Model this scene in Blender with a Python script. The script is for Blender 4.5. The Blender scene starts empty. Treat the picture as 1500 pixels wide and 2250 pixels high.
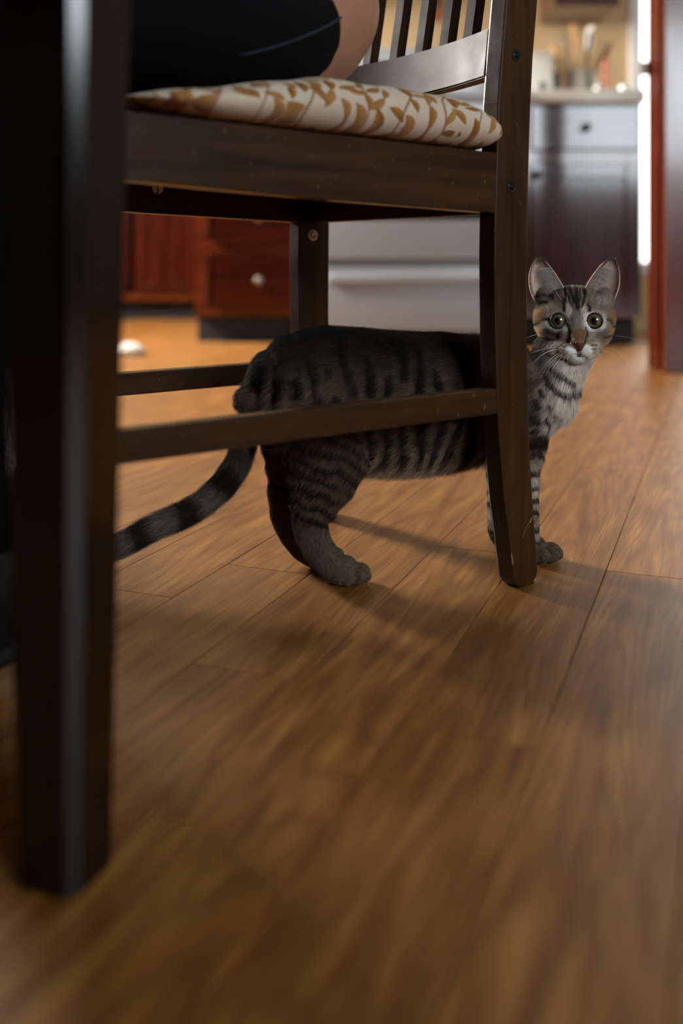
import bpy, bmesh, math, random
import numpy as np
from mathutils import Vector, Matrix
from mathutils.bvhtree import BVHTree

SC = bpy.context.scene
COL = SC.collection
random.seed(7)
RNG = np.random.default_rng(11)
R = math.radians

# ------------------------------------------------------------------ camera
CAM_H = 0.32                      # lens height above the floor (m)
FPX = 35.0 / 36.0 * 2250.0        # focal length in pixels of the 1500x2250 frame
HORIZON = 565.0                   # image row of the horizon
cam_data = bpy.data.cameras.new('camera')
cam_data.sensor_fit = 'VERTICAL'
cam_data.sensor_height = 36.0
cam_data.sensor_width = 24.0
cam_data.lens = 35.0
cam_data.shift_y = -(1125.0 - HORIZON) / 2250.0
cam_data.clip_start = 0.02
cam_data.dof.use_dof = True
cam_data.dof.focus_distance = 1.03
cam_data.dof.aperture_fstop = 2.5
cam = bpy.data.objects.new('camera', cam_data)
cam.location = (0, 0, CAM_H)
cam.rotation_euler = (R(90), 0, 0)
COL.objects.link(cam)
SC.camera = cam

# ------------------------------------------------------------------ world, exposure
world = bpy.data.worlds.new('world')
SC.world = world
world.use_nodes = True
world.node_tree.nodes['Background'].inputs[0].default_value = (0.55, 0.68, 0.9, 1)
world.node_tree.nodes['Background'].inputs[1].default_value = 0.6
SC.view_settings.view_transform = 'Standard'
SC.view_settings.look = 'None'
SC.view_settings.exposure = 0.0
SC.view_settings.gamma = 1.0
SC.view_settings.use_curve_mapping = False
SC.cycles.use_denoising = True
SC.cycles.max_bounces = 5
SC.cycles.diffuse_bounces = 2
SC.cycles.glossy_bounces = 3
SC.cycles.sample_clamp_indirect = 6.0
SC.cycles.use_light_tree = False
SC.cycles.use_adaptive_sampling = True
SC.cycles.adaptive_threshold = 0.05
SC.cycles.adaptive_min_samples = 12
SC.cycles.caustics_reflective = False
SC.cycles.caustics_refractive = False

# light of the place: daylight behind three window openings and a kitchen lamp
DAY_FRONT = 17.5      # window behind the viewer, cool
DAY_LEFT = 115.0       # window in the left wall
DAY_BACK = 4.0        # glass door behind the kitchen
LAMP_W = 8.0         # kitchen ceiling lamp, warm


def at(px, py, Y):
    """point of the place seen at a pixel of the 1500x2250 frame, Y metres ahead"""
    return Vector(((px - 750.0) / FPX * Y, Y, CAM_H - (py - HORIZON) / FPX * Y))


def srgb(r, g, b):
    f = lambda c: c / 12.92 if c <= 0.04045 else ((c + 0.055) / 1.055) ** 2.4
    return (f(r / 255.0), f(g / 255.0), f(b / 255.0), 1.0)


# ------------------------------------------------------------------ helpers: objects
def tag(o, label=None, cat=None, group=None, kind=None):
    if label: o['label'] = label
    if cat: o['category'] = cat
    if group: o['group'] = group
    if kind: o['kind'] = kind
    return o


def empty(name, loc=(0, 0, 0), rz=0.0):
    o = bpy.data.objects.new(name, None)
    o.empty_display_size = 0.05
    o.location = loc
    o.rotation_euler = (0, 0, rz)
    COL.objects.link(o)
    return o


def link(name, me, mat=None, parent=None, loc=None, rot=None):
    o = bpy.data.objects.new(name, me)
    COL.objects.link(o)
    if mat is not None and me is not None and len(me.materials) == 0:
        me.materials.append(mat)
    if parent is not None:
        o.parent = parent
    if loc is not None: o.location = loc
    if rot is not None: o.rotation_euler = rot
    return o


def mesh_from(name, verts, faces, smooth=False):
    me = bpy.data.meshes.new(name)
    me.from_pydata([tuple(v) for v in verts], [], faces)
    me.validate()
    me.update()
    if smooth:
        me.polygons.foreach_set('use_smooth', [True] * len(me.polygons))
    return me


class MB:
    """collects shapes of ONE part into a bmesh"""
    def __init__(self):
        self.bm = bmesh.new()

    def box(self, lo, hi, bev=0.0, seg=2, M=None):
        bm = bmesh.new()
        bmesh.ops.create_cube(bm, size=1.0)
        for v in bm.verts:
            v.co = Vector([lo[i] + (v.co[i] + 0.5) * (hi[i] - lo[i]) for i in range(3)])
        if bev > 0:
            bmesh.ops.bevel(bm, geom=bm.edges[:], offset=bev, segments=seg, affect='EDGES', profile=0.6)
        return self._merge(bm, M)

    def _merge(self, bm, M=None):
        if M is not None:
            bm.transform(M)
        me = bpy.data.meshes.new('tmp')
        bm.to_mesh(me)
        bm.free()
        self.bm.from_mesh(me)
        bpy.data.meshes.remove(me)
        return self

    def prism(self, poly, y0, y1, bev=0.0, seg=2, M=None):
        """polygon in x,z extruded along y"""
        bm = bmesh.new()
        a = [bm.verts.new((p[0], y0, p[1])) for p in poly]
        b = [bm.verts.new((p[0], y1, p[1])) for p in poly]
        n = len(poly)
        bm.faces.new(a)
        bm.faces.new(b[::-1])
        for i in range(n):
            bm.faces.new((a[i], b[i], b[(i + 1) % n], a[(i + 1) % n]))
        bmesh.ops.recalc_face_normals(bm, faces=bm.faces[:])
        if bev > 0:
            es = [e for e in bm.edges if len(e.link_faces) == 2 and e.calc_face_angle(0) > 0.5]
            bmesh.ops.bevel(bm, geom=es, offset=bev, segments=seg, affect='EDGES', profile=0.6)
        return self._merge(bm, M)

    def lathe(self, prof, n=32, M=None):
        """profile of (radius, z) about z"""
        bm = bmesh.new()
        rings = []
        for r, z in prof:
            if r < 1e-6:
                rings.append([bm.verts.new((0, 0, z))])
            else:
                rings.append([bm.verts.new((r * math.cos(2 * math.pi * i / n), r * math.sin(2 * math.pi * i / n), z)) for i in range(n)])
        for a, b in zip(rings[:-1], rings[1:]):
            for i in range(n):
                j = (i + 1) % n
                if len(a) == 1 and len(b) == 1: continue
                if len(a) == 1: bm.faces.new((a[0], b[j], b[i]))
                elif len(b) == 1: bm.faces.new((a[i], a[j], b[0]))
                else: bm.faces.new((a[i], a[j], b[j], b[i]))
        if len(rings[0]) > 1: bm.faces.new(rings[0][::-1])
        if len(rings[-1]) > 1: bm.faces.new(rings[-1])
        bmesh.ops.recalc_face_normals(bm, faces=bm.faces[:])
        return self._merge(bm, M)

    def ball(self, c, r, n=24, M=None):
        bm = bmesh.new()
        bmesh.ops.create_uvsphere(bm, u_segments=n, v_segments=max(8, n // 2), radius=1.0)
        r = (r, r, r) if not hasattr(r, '__len__') else r
        T = Matrix.Translation(c) @ (M.to_4x4() if M is not None else Matrix.Identity(4)) @ Matrix.Diagonal((r[0], r[1], r[2], 1))
        bm.transform(T)
        return self._merge(bm)

    def loft(self, rings, n=24):
        """rings: (centre, axis_u, axis_v) with axes scaled to the radii; ends closed by shrunken caps"""
        bm = bmesh.new()
        loops = []
        for c, u, v in rings:
            c, u, v = Vector(c), Vector(u), Vector(v)
            loops.append([bm.verts.new(c + u * math.cos(2 * math.pi * i / n) + v * math.sin(2 * math.pi * i / n)) for i in range(n)])
        for a, b in zip(loops[:-1], loops[1:]):
            for i in range(n):
                bm.faces.new((a[i], a[(i + 1) % n], b[(i + 1) % n], b[i]))
        bm.faces.new(loops[0][::-1])
        bm.faces.new(loops[-1])
        bmesh.ops.recalc_face_normals(bm, faces=bm.faces[:])
        return self._merge(bm)

    def limb(self, pts, lat, n=24, capped=True):
        """pts: (centre, r_normal, r_lateral); rings stand across the path, lat is the sideways axis"""
        P = [Vector(p[0]) for p in pts]
        # densify with Catmull-Rom
        cs, rn, rl = [], [], []
        m = 6
        for i in range(len(P) - 1):
            p0, p1, p2, p3 = P[max(i - 1, 0)], P[i], P[i + 1], P[min(i + 2, len(P) - 1)]
            for k in range(m):
                t = k / m
                c = 0.5 * ((2 * p1) + (p2 - p0) * t + (2 * p0 - 5 * p1 + 4 * p2 - p3) * t * t + (3 * p1 - p0 - 3 * p2 + p3) * t ** 3)
                h = t * t * (3 - 2 * t)
                cs.append(c)
                rn.append(pts[i][1] * (1 - h) + pts[i + 1][1] * h)
                rl.append(pts[i][2] * (1 - h) + pts[i + 1][2] * h)
        cs.append(P[-1]); rn.append(pts[-1][1]); rl.append(pts[-1][2])
        lat = Vector(lat).normalized()
        rings = []
        N = len(cs)
        tang = [(cs[min(i + 1, N - 1)] - cs[max(i - 1, 0)]).normalized() for i in range(N)]
        def ring(c, t, a, b):
            l = (lat - t * lat.dot(t)).normalized()
            nn = t.cross(l).normalized()
            return (c, nn * a, l * b)
        if capped:
            for f in (0.98, 0.8, 0.45):
                g = math.sqrt(max(0, 1 - f * f))
                rings.append(ring(cs[0] - tang[0] * rn[0] * f, tang[0], rn[0] * g, rl[0] * g))
        for i in range(N):
            rings.append(ring(cs[i], tang[i], rn[i], rl[i]))
        if capped:
            for f in (0.45, 0.8, 0.98):
                g = math.sqrt(max(0, 1 - f * f))
                rings.append(ring(cs[-1] + tang[-1] * rn[-1] * f, tang[-1], rn[-1] * g, rl[-1] * g))
        return self.loft(rings, n)

    def mesh(self, name, smooth=True, M=None):
        if M is not None: self.bm.transform(M)
        me = bpy.data.meshes.new(name)
        self.bm.to_mesh(me)
        self.bm.free()
        me.polygons.foreach_set('use_smooth', [smooth] * len(me.polygons))
        me.update()
        return me

    def build(self, name, mat, parent=None, smooth=False, loc=None, rot=None):
        me = self.mesh(name, smooth)
        if smooth:
            try: me.set_sharp_from_angle(angle=R(40))
            except Exception: pass
        return link(name, me, mat, parent, loc, rot)


def tube_mesh(name, pts, r0, r1, n=6):
    """thin tapered tube along points"""
    pts = [Vector(p) for p in pts]
    N = len(pts)
    V, F = [], []
    for i, p in enumerate(pts):
        t = (pts[min(i + 1, N - 1)] - pts[max(i - 1, 0)]).normalized()
        ref = Vector((0, 0, 1)) if abs(t.z) < 0.9 else Vector((1, 0, 0))
        a = t.cross(ref).normalized(); b = t.cross(a)
        r = r0 + (r1 - r0) * i / (N - 1)
        for k in range(n):
            an = 2 * math.pi * k / n
            V.append(p + a * math.cos(an) * r + b * math.sin(an) * r)
    for i in range(N - 1):
        for k in range(n):
            F.append((i * n + k, i * n + (k + 1) % n, (i + 1) * n + (k + 1) % n, (i + 1) * n + k))
    F.append(tuple(range(n))[::-1]); F.append(tuple(range((N - 1) * n, N * n)))
    return mesh_from(name, V, F, True)


# ------------------------------------------------------------------ helpers: materials
class NT:
    def __init__(self, name):
        self.m = bpy.data.materials.new(name)
        self.m.use_nodes = True
        self.t = self.m.node_tree
        self.p = self.t.nodes['Principled BSDF']

    def n(self, typ, **kw):
        nd = self.t.nodes.new(typ)
        for k, v in kw.items():
            setattr(nd, k, v)
        return nd

    def lk(self, a, b):
        self.t.links.new(a, b)

    def val(self, sock, v):
        if isinstance(v, (int, float, tuple, list)):
            sock.default_value = v
        else:
            self.lk(v, sock)

    def math(self, op, a, b=0.0, c=None):
        nd = self.n('ShaderNodeMath', operation=op)
        self.val(nd.inputs[0], a); self.val(nd.inputs[1], b)
        if c is not None: self.val(nd.inputs[2], c)
        return nd.outputs[0]

    def vmath(self, op, a, b=None):
        nd = self.n('ShaderNodeVectorMath', operation=op)
        self.val(nd.inputs[0], a)
        if b is not None: self.val(nd.inputs[1], b)
        return nd.outputs[0]

    def mix(self, f, a, b, blend='MIX'):
        nd = self.n('ShaderNodeMix', data_type='RGBA', blend_type=blend)
        self.val(nd.inputs[0], f); self.val(nd.inputs[6], a); self.val(nd.inputs[7], b)
        return nd.outputs[2]

    def ramp(self, f, stops):
        nd = self.n('ShaderNodeValToRGB')
        cr = nd.color_ramp
        while len(cr.elements) < len(stops): cr.elements.new(0.5)
        for e, (p, c) in zip(cr.elements, stops):
            e.position = p; e.color = c
        self.val(nd.inputs[0], f)
        return nd.outputs[0]

    def noise(self, vec, scale, detail=3, rough=0.55, dist=0.0):
        nd = self.n('ShaderNodeTexNoise')
        nd.inputs['Scale'].default_value = scale
        nd.inputs['Detail'].default_value = detail
        nd.inputs['Roughness'].default_value = rough
        nd.inputs['Distortion'].default_value = dist
        if vec is not None: self.lk(vec, nd.inputs['Vector'])
        return nd.outputs['Fac']

    def bump(self, h, strength=0.2, dist=0.001):
        nd = self.n('ShaderNodeBump')
        nd.inputs['Strength'].default_value = strength
        nd.inputs['Distance'].default_value = dist
        self.lk(h, nd.inputs['Height'])
        self.lk(nd.outputs[0], self.p.inputs['Normal'])

    def coord(self, which='Object'):
        return self.n('ShaderNodeTexCoord').outputs[which]

    def mapping(self, vec, scale=(1, 1, 1), loc=(0, 0, 0), rot=(0, 0, 0)):
        nd = self.n('ShaderNodeMapping')
        self.lk(vec, nd.inputs[0])
        self.val(nd.inputs['Location'], loc); nd.inputs['Rotation'].default_value = rot; nd.inputs['Scale'].default_value = scale
        return nd.outputs[0]


def plain(name, col, rough=0.5, spec=0.5, metal=0.0, coat=0.0, var=0.12, nscale=40, bump=0.0):
    """one colour with a soft mottling"""
    t = NT(name)
    v = t.noise(t.coord(), nscale, 1)
    lo = tuple(c * (1 - var) for c in col[:3]) + (1,)
    hi = tuple(min(1, c * (1 + var)) for c in col[:3]) + (1,)
    t.lk(t.mix(v, lo, hi), t.p.inputs['Base Color'])
    t.p.inputs['Roughness'].default_value = rough
    t.p.inputs['Specular IOR Level'].default_value = spec
    t.p.inputs['Metallic'].default_value = metal
    t.p.inputs['Coat Weight'].default_value = coat
    if bump > 0: t.bump(v, bump, 0.002)
    return t.m


def wood(name, dark, light, rough=0.35, axis=0, scale=1.0, coat=0.0, spec=0.5, bump=0.06):
    """stained wood, grain along the given object axis"""
    t = NT(name)
    s = [60 * scale] * 3
    s[axis] = 3.5 * scale
    v = t.mapping(t.coord(), tuple(s))
    a = t.noise(v, 1.0, 2, 0.6, 0.6)
    s2 = [320 * scale] * 3
    s2[axis] = 9 * scale
    b = t.noise(t.mapping(t.coord(), tuple(s2)), 1.0, 1, 0.6)
    f = t.math('ADD', t.math('MULTIPLY', a, 0.75), t.math('MULTIPLY', b, 0.25))
    col = t.ramp(f, [(0.32, dark), (0.68, light)])
    t.lk(col, t.p.inputs['Base Color'])
    t.lk(t.math('ADD', t.math('MULTIPLY', a, 0.2), rough - 0.1), t.p.inputs['Roughness'])
    t.p.inputs['Specular IOR Level'].default_value = spec
    t.p.inputs['Coat Weight'].default_value = coat
    t.p.inputs['Coat Roughness'].default_value = 0.11
    return t.m


def emitter(name, col, strength):
    t = NT(name)
    t.p.inputs['Base Color'].default_value = (0.02, 0.02, 0.02, 1)
    t.p.inputs['Emission Color'].default_value = col
    t.p.inputs['Emission Strength'].default_value = strength
    t.p.inputs['Roughness'].default_value = 0.1
    return t.m

# ------------------------------------------------------------------ materials of the place
def oak_planks():
    t = NT('oak_laminate')
    co = t.coord()
    rnd = t.n('ShaderNodeObjectInfo').outputs['Random']
    sx = t.n('ShaderNodeSeparateXYZ'); t.lk(co, sx.inputs[0])
    off = t.math('MULTIPLY', rnd, 41.0)
    along = t.math('ADD', sx.outputs[0], off)
    c0 = t.math('MULTIPLY', t.math('SUBTRACT', t.math('FRACT', t.math('MULTIPLY', rnd, 7.31)), 0.5), 0.05)
    across = t.math('SUBTRACT', sx.outputs[1], c0)
    cb = t.n('ShaderNodeCombineXYZ'); t.lk(along, cb.inputs[0]); t.lk(across, cb.inputs[1]); t.lk(off, cb.inputs[2])
    v = cb.outputs[0]
    big = t.noise(t.mapping(v, (3.0, 22, 1)), 1.0, 0, 0.5)
    mid = t.noise(t.mapping(v, (9.0, 70, 1)), 1.0, 2, 0.55)
    # cathedral figure: parabolic growth lines, bent by noise
    k = t.math('ADD', t.math('MULTIPLY', t.math('FRACT', t.math('MULTIPLY', rnd, 3.77)), 150.0), 60.0)
    par = t.math('MULTIPLY', t.math('MULTIPLY', across, across), k)
    g = t.math('ADD', t.math('ADD', par, t.math('MULTIPLY', along, 0.42)), t.math('MULTIPLY', big, 0.55))
    ring = t.math('SINE', t.math('MULTIPLY', g, 88.0))
    ring = t.math('POWER', t.math('MULTIPLY', t.math('ADD', ring, 1.0), 0.5), 3.0)
    fine = t.noise(t.mapping(v, (14.0, 900, 1)), 1.0, 1, 0.7)
    pore = t.ramp(fine, [(0.30, (0, 0, 0, 1)), (0.50, (1, 1, 1, 1))])
    base = t.ramp(mid, [(0.28, srgb(118, 73, 28)), (0.5, srgb(149, 98, 43)), (0.75, srgb(174, 123, 61))])
    tone = t.math('ADD', t.math('MULTIPLY', rnd, 0.22), 0.86)
    tn = t.n('ShaderNodeCombineColor'); t.lk(tone, tn.inputs[0]); t.lk(tone, tn.inputs[1]); t.lk(tone, tn.inputs[2])
    base = t.mix(1.0, base, tn.outputs[0], 'MULTIPLY')
    base = t.mix(t.math('MULTIPLY', ring, 0.42), base, srgb(104, 60, 26))
    base = t.mix(t.math('MULTIPLY', t.math('SUBTRACT', 1.0, pore), 0.58), base, srgb(92, 54, 26))
    t.lk(base, t.p.inputs['Base Color'])
    t.lk(t.math('ADD', t.math('MULTIPLY', fine, 0.16), 0.36), t.p.inputs['Roughness'])
    t.p.inputs['Specular IOR Level'].default_value = 0.42
    return t.m


def oak_far():
    """the same boards where they are out of sight or too far to tell apart"""
    t = NT('oak_boards_far')
    v = t.mapping(t.coord(), (1, 1, 1), (0, 0, 0), (0, 0, R(-68.8)))
    b = t.n('ShaderNodeTexBrick'); t.lk(v, b.inputs['Vector'])
    b.inputs['Scale'].default_value = 1.0
    b.inputs['Brick Width'].default_value = 0.9
    b.inputs['Row Height'].default_value = 0.0926
    b.inputs['Mortar Size'].default_value = 0.001
    b.inputs['Color1'].default_value = srgb(150, 98, 52)
    b.inputs['Color2'].default_value = srgb(172, 118, 68)
    b.inputs['Mortar'].default_value = srgb(60, 34, 16)
    gr = t.noise(t.mapping(v, (6, 160, 1)), 1.0, 3)
    t.lk(t.mix(t.math('MULTIPLY', gr, 0.5), b.outputs[0], srgb(104, 62, 28)), t.p.inputs['Base Color'])
    t.p.inputs['Roughness'].default_value = 0.42
    return t.m


M_OAK = oak_planks()
M_OAKFAR = oak_far()
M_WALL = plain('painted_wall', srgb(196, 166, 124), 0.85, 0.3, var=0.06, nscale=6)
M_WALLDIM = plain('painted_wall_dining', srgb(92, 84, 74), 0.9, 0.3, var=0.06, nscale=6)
M_CEIL = plain('ceiling_paint', srgb(150, 144, 136), 0.95, 0.2, var=0.04)
M_CHERRY = wood('cherry_stain_upright', srgb(38, 8, 3), srgb(66, 17, 5), 0.28, 2, 0.5, coat=0.9, spec=0.12, bump=0.008)
M_CHERRYH = wood('cherry_stain_level', srgb(38, 8, 3), srgb(66, 17, 5), 0.28, 0, 0.5, coat=0.9, spec=0.12, bump=0.008)
M_CASING = wood('casing_stain', srgb(66, 20, 8), srgb(110, 40, 15), 0.25, 2, 0.5, coat=0.4, bump=0.01)
M_FRAMELIT = wood('cherry_face_frame_lit', srgb(64, 23, 8), srgb(98, 41, 15), 0.30, 0, 0.5, coat=0.9, spec=0.12)  # lighter copy of the cherry stain; warm light on frames put into colour
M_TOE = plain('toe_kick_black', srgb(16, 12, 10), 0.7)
M_ENAMEL = plain('white_enamel', srgb(140, 144, 147), 0.28, 0.5, coat=0.3, var=0.02)
M_COUNTER = plain('pale_laminate_counter', srgb(206, 202, 194), 0.35, 0.5, var=0.08, nscale=90)
M_BLACK = plain('black_plastic', srgb(18, 18, 19), 0.4)
M_KNOB = plain('dark_bronze_knob', srgb(34, 28, 24), 0.35, metal=0.6)
M_NICKEL = plain('brushed_nickel', srgb(150, 142, 132), 0.35, metal=0.9)
M_DARKGLASS = plain('oven_glass', srgb(20, 22, 24), 0.08, 0.6)
M_WHITE = plain('white_trim_paint', srgb(222, 220, 214), 0.5, var=0.03)

# ------------------------------------------------------------------ floor
fl = MB().box((-2.3, -2.6, -0.10), (3.7, 6.0, -0.0045)).build('floor', M_OAKFAR)
tag(fl, 'warm honey oak laminate floor of narrow boards', kind='structure')
D = Vector((math.sin(R(21.2)), math.cos(R(21.2)), 0))     # along the boards
Rv = Vector((D.y, -D.x, 0))                                # across the boards
PW, PL, V0 = 0.0926, 0.90, -0.1159
plank_me = MB().box((-PL / 2 + 0.0003, -PW / 2 + 0.0003, -0.006), (PL / 2 - 0.0003, PW / 2 - 0.0003, 0.0), 0.0005, 1).mesh('plank', False)
plank_me.materials.append(M_OAK)
known = {0: 1.045, -1: 0.649, -4: 0.924}
rz_plank = math.atan2(D.y, D.x)
for k in range(-36, 16):
    vc = V0 + (k + 0.5) * PW
    u0 = known.get(k, (k * 0.377 + 0.23 * ((k * k) % 5)) % PL)
    for j in range(-2, 7):
        uc = u0 + (j + 0.5) * PL
        c = D * uc + Rv * vc
        # keep those within the view fan with a margin
        near = False
        for e in (-0.5, -0.25, 0, 0.25, 0.5):
            q = c + D * (e * PL)
            if 0.18 < q.y < 4.9 and abs(q.x) < 0.36 * q.y + 0.30: near = True
        if not near: continue
        o = link('plank', plank_me, None, fl, loc=(c.x, c.y, 0.0), rot=(0, 0, rz_plank))

# ------------------------------------------------------------------ room shell
def struct(name, mb, mat, parent=None, label=None, smooth=False):
    o = mb.build(name, mat, parent, smooth)
    if parent is None: tag(o, label, kind='structure')
    return o

WY = 4.25       # kitchen back wall
# back wall of the kitchen with the opening of the glass door at its right end
wb = MB()
wb.box((-0.60, WY, 0), (1.275, WY + 0.1, 2.45))
wb.box((1.275, WY, 2.1), (2.1, WY + 0.1, 2.45))
wb.box((1.275, WY, 0), (2.1, WY + 0.1, 0.30))
wb.box((2.1, WY, 0), (3.6, WY + 0.1, 2.45))
struct('wall_back', wb, M_WALL, label='tan painted wall behind the kitchen counter')
struct('wall_alcove', MB().box((-2.2, 5.75, 0), (-0.5, 5.85, 2.45)), M_WALL, label='tan wall at the far end of the kitchen alcove')
struct('wall_alcove_side', MB().box((-0.60, WY + 0.1, 0), (-0.5, 5.75, 2.45)), M_WALL, label='tan wall beside the kitchen alcove')
wl = MB()
wl.box((-2.3, -2.6, 0), (-2.2, 2.95, 2.45)); wl.box((-2.3, 3.65, 0), (-2.2, 5.85, 2.45))
wl.box((-2.3, 2.95, 0), (-2.2, 3.65, 1.05)); wl.box((-2.3, 2.95, 2.3), (-2.2, 3.65, 2.45))
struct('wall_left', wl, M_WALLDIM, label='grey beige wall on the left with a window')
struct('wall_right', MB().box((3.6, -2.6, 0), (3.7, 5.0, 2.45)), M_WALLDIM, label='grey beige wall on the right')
wf = MB()
wf.box((-2.3, -2.6, 0), (1.3, -2.5, 2.45)); wf.box((3.3, -2.6, 0), (3.7, -2.5, 2.45))
wf.box((1.3, -2.6, 0), (3.3, -2.5, 1.07)); wf.box((1.3, -2.6, 2.2), (3.3, -2.5, 2.45))
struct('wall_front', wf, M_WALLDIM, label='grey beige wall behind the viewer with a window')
struct('ceiling', MB().box((-2.3, -2.6, 2.45), (3.7, 5.85, 2.55)), M_CEIL, label='off white ceiling')
# cased post between dining room and kitchen
struct('wall_post', MB().box((0.912, 2.765, 0), (0.940, 2.880, 2.45)), M_WALLDIM, label='plaster core of the wood cased post')


def window(name, M, w, h, mat, mull=(1, 1), label=None):
    """pane and frame in the x,z plane of M, facing -y"""
    pane = MB().box((-w / 2, 0.03, 0), (w / 2, 0.035, h), M=M).build('pane', mat)
    e = empty(name)
    tag(e, label, kind='structure')
    pane.parent = e
    f = MB()
    t = 0.05
    f.box((-w / 2 - t, -0.02, -t), (w / 2 + t, 0.06, 0), 0.004, M=M); f.box((-w / 2 - t, -0.02, h), (w / 2 + t, 0.06, h + t), 0.004, M=M)
    f.box((-w / 2 - t, -0.02, 0), (-w / 2, 0.06, h), 0.004, M=M); f.box((w / 2, -0.02, 0), (w / 2 + t, 0.06, h), 0.004, M=M)
    f.build('window_frame', M_WHITE, e)
    g = MB()
    for i in range(1, mull[0]):
        x = -w / 2 + w * i / mull[0]
        g.box((x - 0.02, -0.01, 0), (x + 0.02, 0.03, h), M=M)
    for i in range(1, mull[1]):
        z = h * i / mull[1]
        g.box((-w / 2, -0.01, z - 0.02), (w / 2, 0.03, z + 0.02), M=M)
    if mull != (1, 1): g.build('muntin', M_WHITE, e)
    return e

M_DAYF = emitter('daylight_front', (0.87, 0.95, 1.0, 1), DAY_FRONT)
M_DAYL = emitter('daylight_left', (1.0, 0.95, 0.88, 1), DAY_LEFT)
M_DAYB = emitter('daylight_back', (1.0, 0.97, 0.92, 1), DAY_BACK)
window('window_1', Matrix.Translation((2.3, -2.5, 1.07)) @ Matrix.Rotation(math.pi, 4, 'Z'), 2.0, 1.13, M_DAYF, (2, 1), 'bright window behind the viewer')
window('window_2', Matrix.Translation((-2.2, 3.3, 1.05)) @ Matrix.Rotation(R(90), 4, 'Z'), 0.7, 1.25, M_DAYL, (1, 1), 'bright window in the left wall')
window('window_3', Matrix.Translation((1.6875, WY, 0.30)), 0.825, 1.8, M_DAYB, (1, 1), 'blown out glass door seen through the slit beside the counter')

# stained boards that case the post
JX = 0.886
trim = empty('trim_1')
tag(trim, 'dark cherry stained post casing at the right edge of the picture', kind='structure')
MB().box((JX + 0.004, 2.745, 0.0), (JX + 0.072, 2.765, 2.449), 0.004).build('casing', M_CASING, trim)
MB().box((JX + 0.004, 2.880, 0.0), (JX + 0.072, 2.897, 2.449), 0.004).build('casing', M_CASING, trim)
MB().box((JX + 0.012, 2.765, 0.0), (JX + 0.026, 2.880, 2.449), 0.001).build('jamb', M_CASING, trim)
MB().box((JX + 0.054, 2.765, 0.0), (JX + 0.067, 2.880, 2.449), 0.001).build('jamb', M_CASING, trim)
MB().box((JX + 0.000, 2.795, 0.0), (JX + 0.012, 2.830, 2.449), 0.003).build('door_stop', M_CASING, trim)
MB().box((JX - 0.024, 2.868, 0.845), (JX + 0.012, 2.880, 0.884), 0.004, 2).build('latch', M_NICKEL, trim, True)

# ------------------------------------------------------------------ kitchen
def cabinet(name, x0, x1, yf, depth, label, doors=(), drawers=(), knobmat=None, top=0.875):
    """base cabinet: body, face frame, drawer fronts and framed doors; z rows are given"""
    e = empty(name, ((x0 + x1) / 2, yf, 0))
    tag(e, label, 'cabinet')
    cx = (x0 + x1) / 2
    a, b = x0 - cx, x1 - cx
    MB().box((a, 0.02, 0.10), (b, depth, top)).build('body', M_CHERRY, e)
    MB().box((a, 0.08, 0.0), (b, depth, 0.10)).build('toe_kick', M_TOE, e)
    f = MB()
    f.box((a, 0.0, 0.10), (a + 0.05, 0.02, top), 0.001); f.box((b - 0.05, 0.0, 0.10), (b, 0.02, top), 0.001)
    zs = sorted(set([z for d in doors for z in d[2:4]] + [z for d in drawers for z in d[2:4]]))
    f.box((a + 0.05, 0.0, 0.10), (b - 0.05, 0.02, 0.135), 0.001); f.box((a + 0.05, 0.0, top - 0.035), (b - 0.05, 0.02, top), 0.001)
    for za, zb in zip(sorted(d[3] for d in list(drawers) + list(doors))[:-1], sorted(d[2] for d in list(drawers) + list(doors))[1:]):
        if zb - za > 0.01: f.box((a + 0.05, 0.0, za - 0.012), (b - 0.05, 0.02, zb + 0.012), 0.001)
    f.build('face_frame', M_FRAMELIT, e)
    for (dx0, dx1, z0, z1, kn) in drawers:
        d = MB().box((dx0 - cx, -0.019, z0), (dx1 - cx, 0.001, z1), 0.005, 2).build('drawer', M_CHERRYH, e)
        if kn: knob(((dx0 + dx1) / 2 - cx, -0.019, (z0 + z1) / 2), d, kn)
    for (dx0, dx1, z0, z1, kx, kn) in doors:
        w = 0.052
        fr = MB()
        A, B_ = dx0 - cx, dx1 - cx
        fr.box((A, -0.019, z0), (A + w, 0.001, z1), 0.003); fr.box((B_ - w, -0.019, z0), (B_, 0.001, z1), 0.003)
        fr.box((A + w, -0.019, z0), (B_ - w, 0.001, z0 + w), 0.003); fr.box((A + w, -0.019, z1 - w), (B_ - w, 0.001, z1), 0.003)
        d = fr.build('door', M_CHERRY, e)
        MB().box((A + w - 0.002, -0.009, z0 + w - 0.002), (B_ - w + 0.002, -0.001, z1 - w + 0.002), 0.002).build('door_panel', M_CHERRY, d)
        if kn: knob((kx - cx, -0.019, z1 - 0.04), d, kn)
    return e


def knob(loc, parent, mat):
    prof = [(0.006, 0.0), (0.006, 0.012), (0.012, 0.016), (0.0155, 0.022), (0.0145, 0.028), (0.008, 0.032), (0.0, 0.033)]
    m = MB().lathe(prof, 20, Matrix.Translation(loc) @ Matrix.Rotation(R(90), 4, 'X'))
    return m.build('knob', mat, parent, True)


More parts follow.
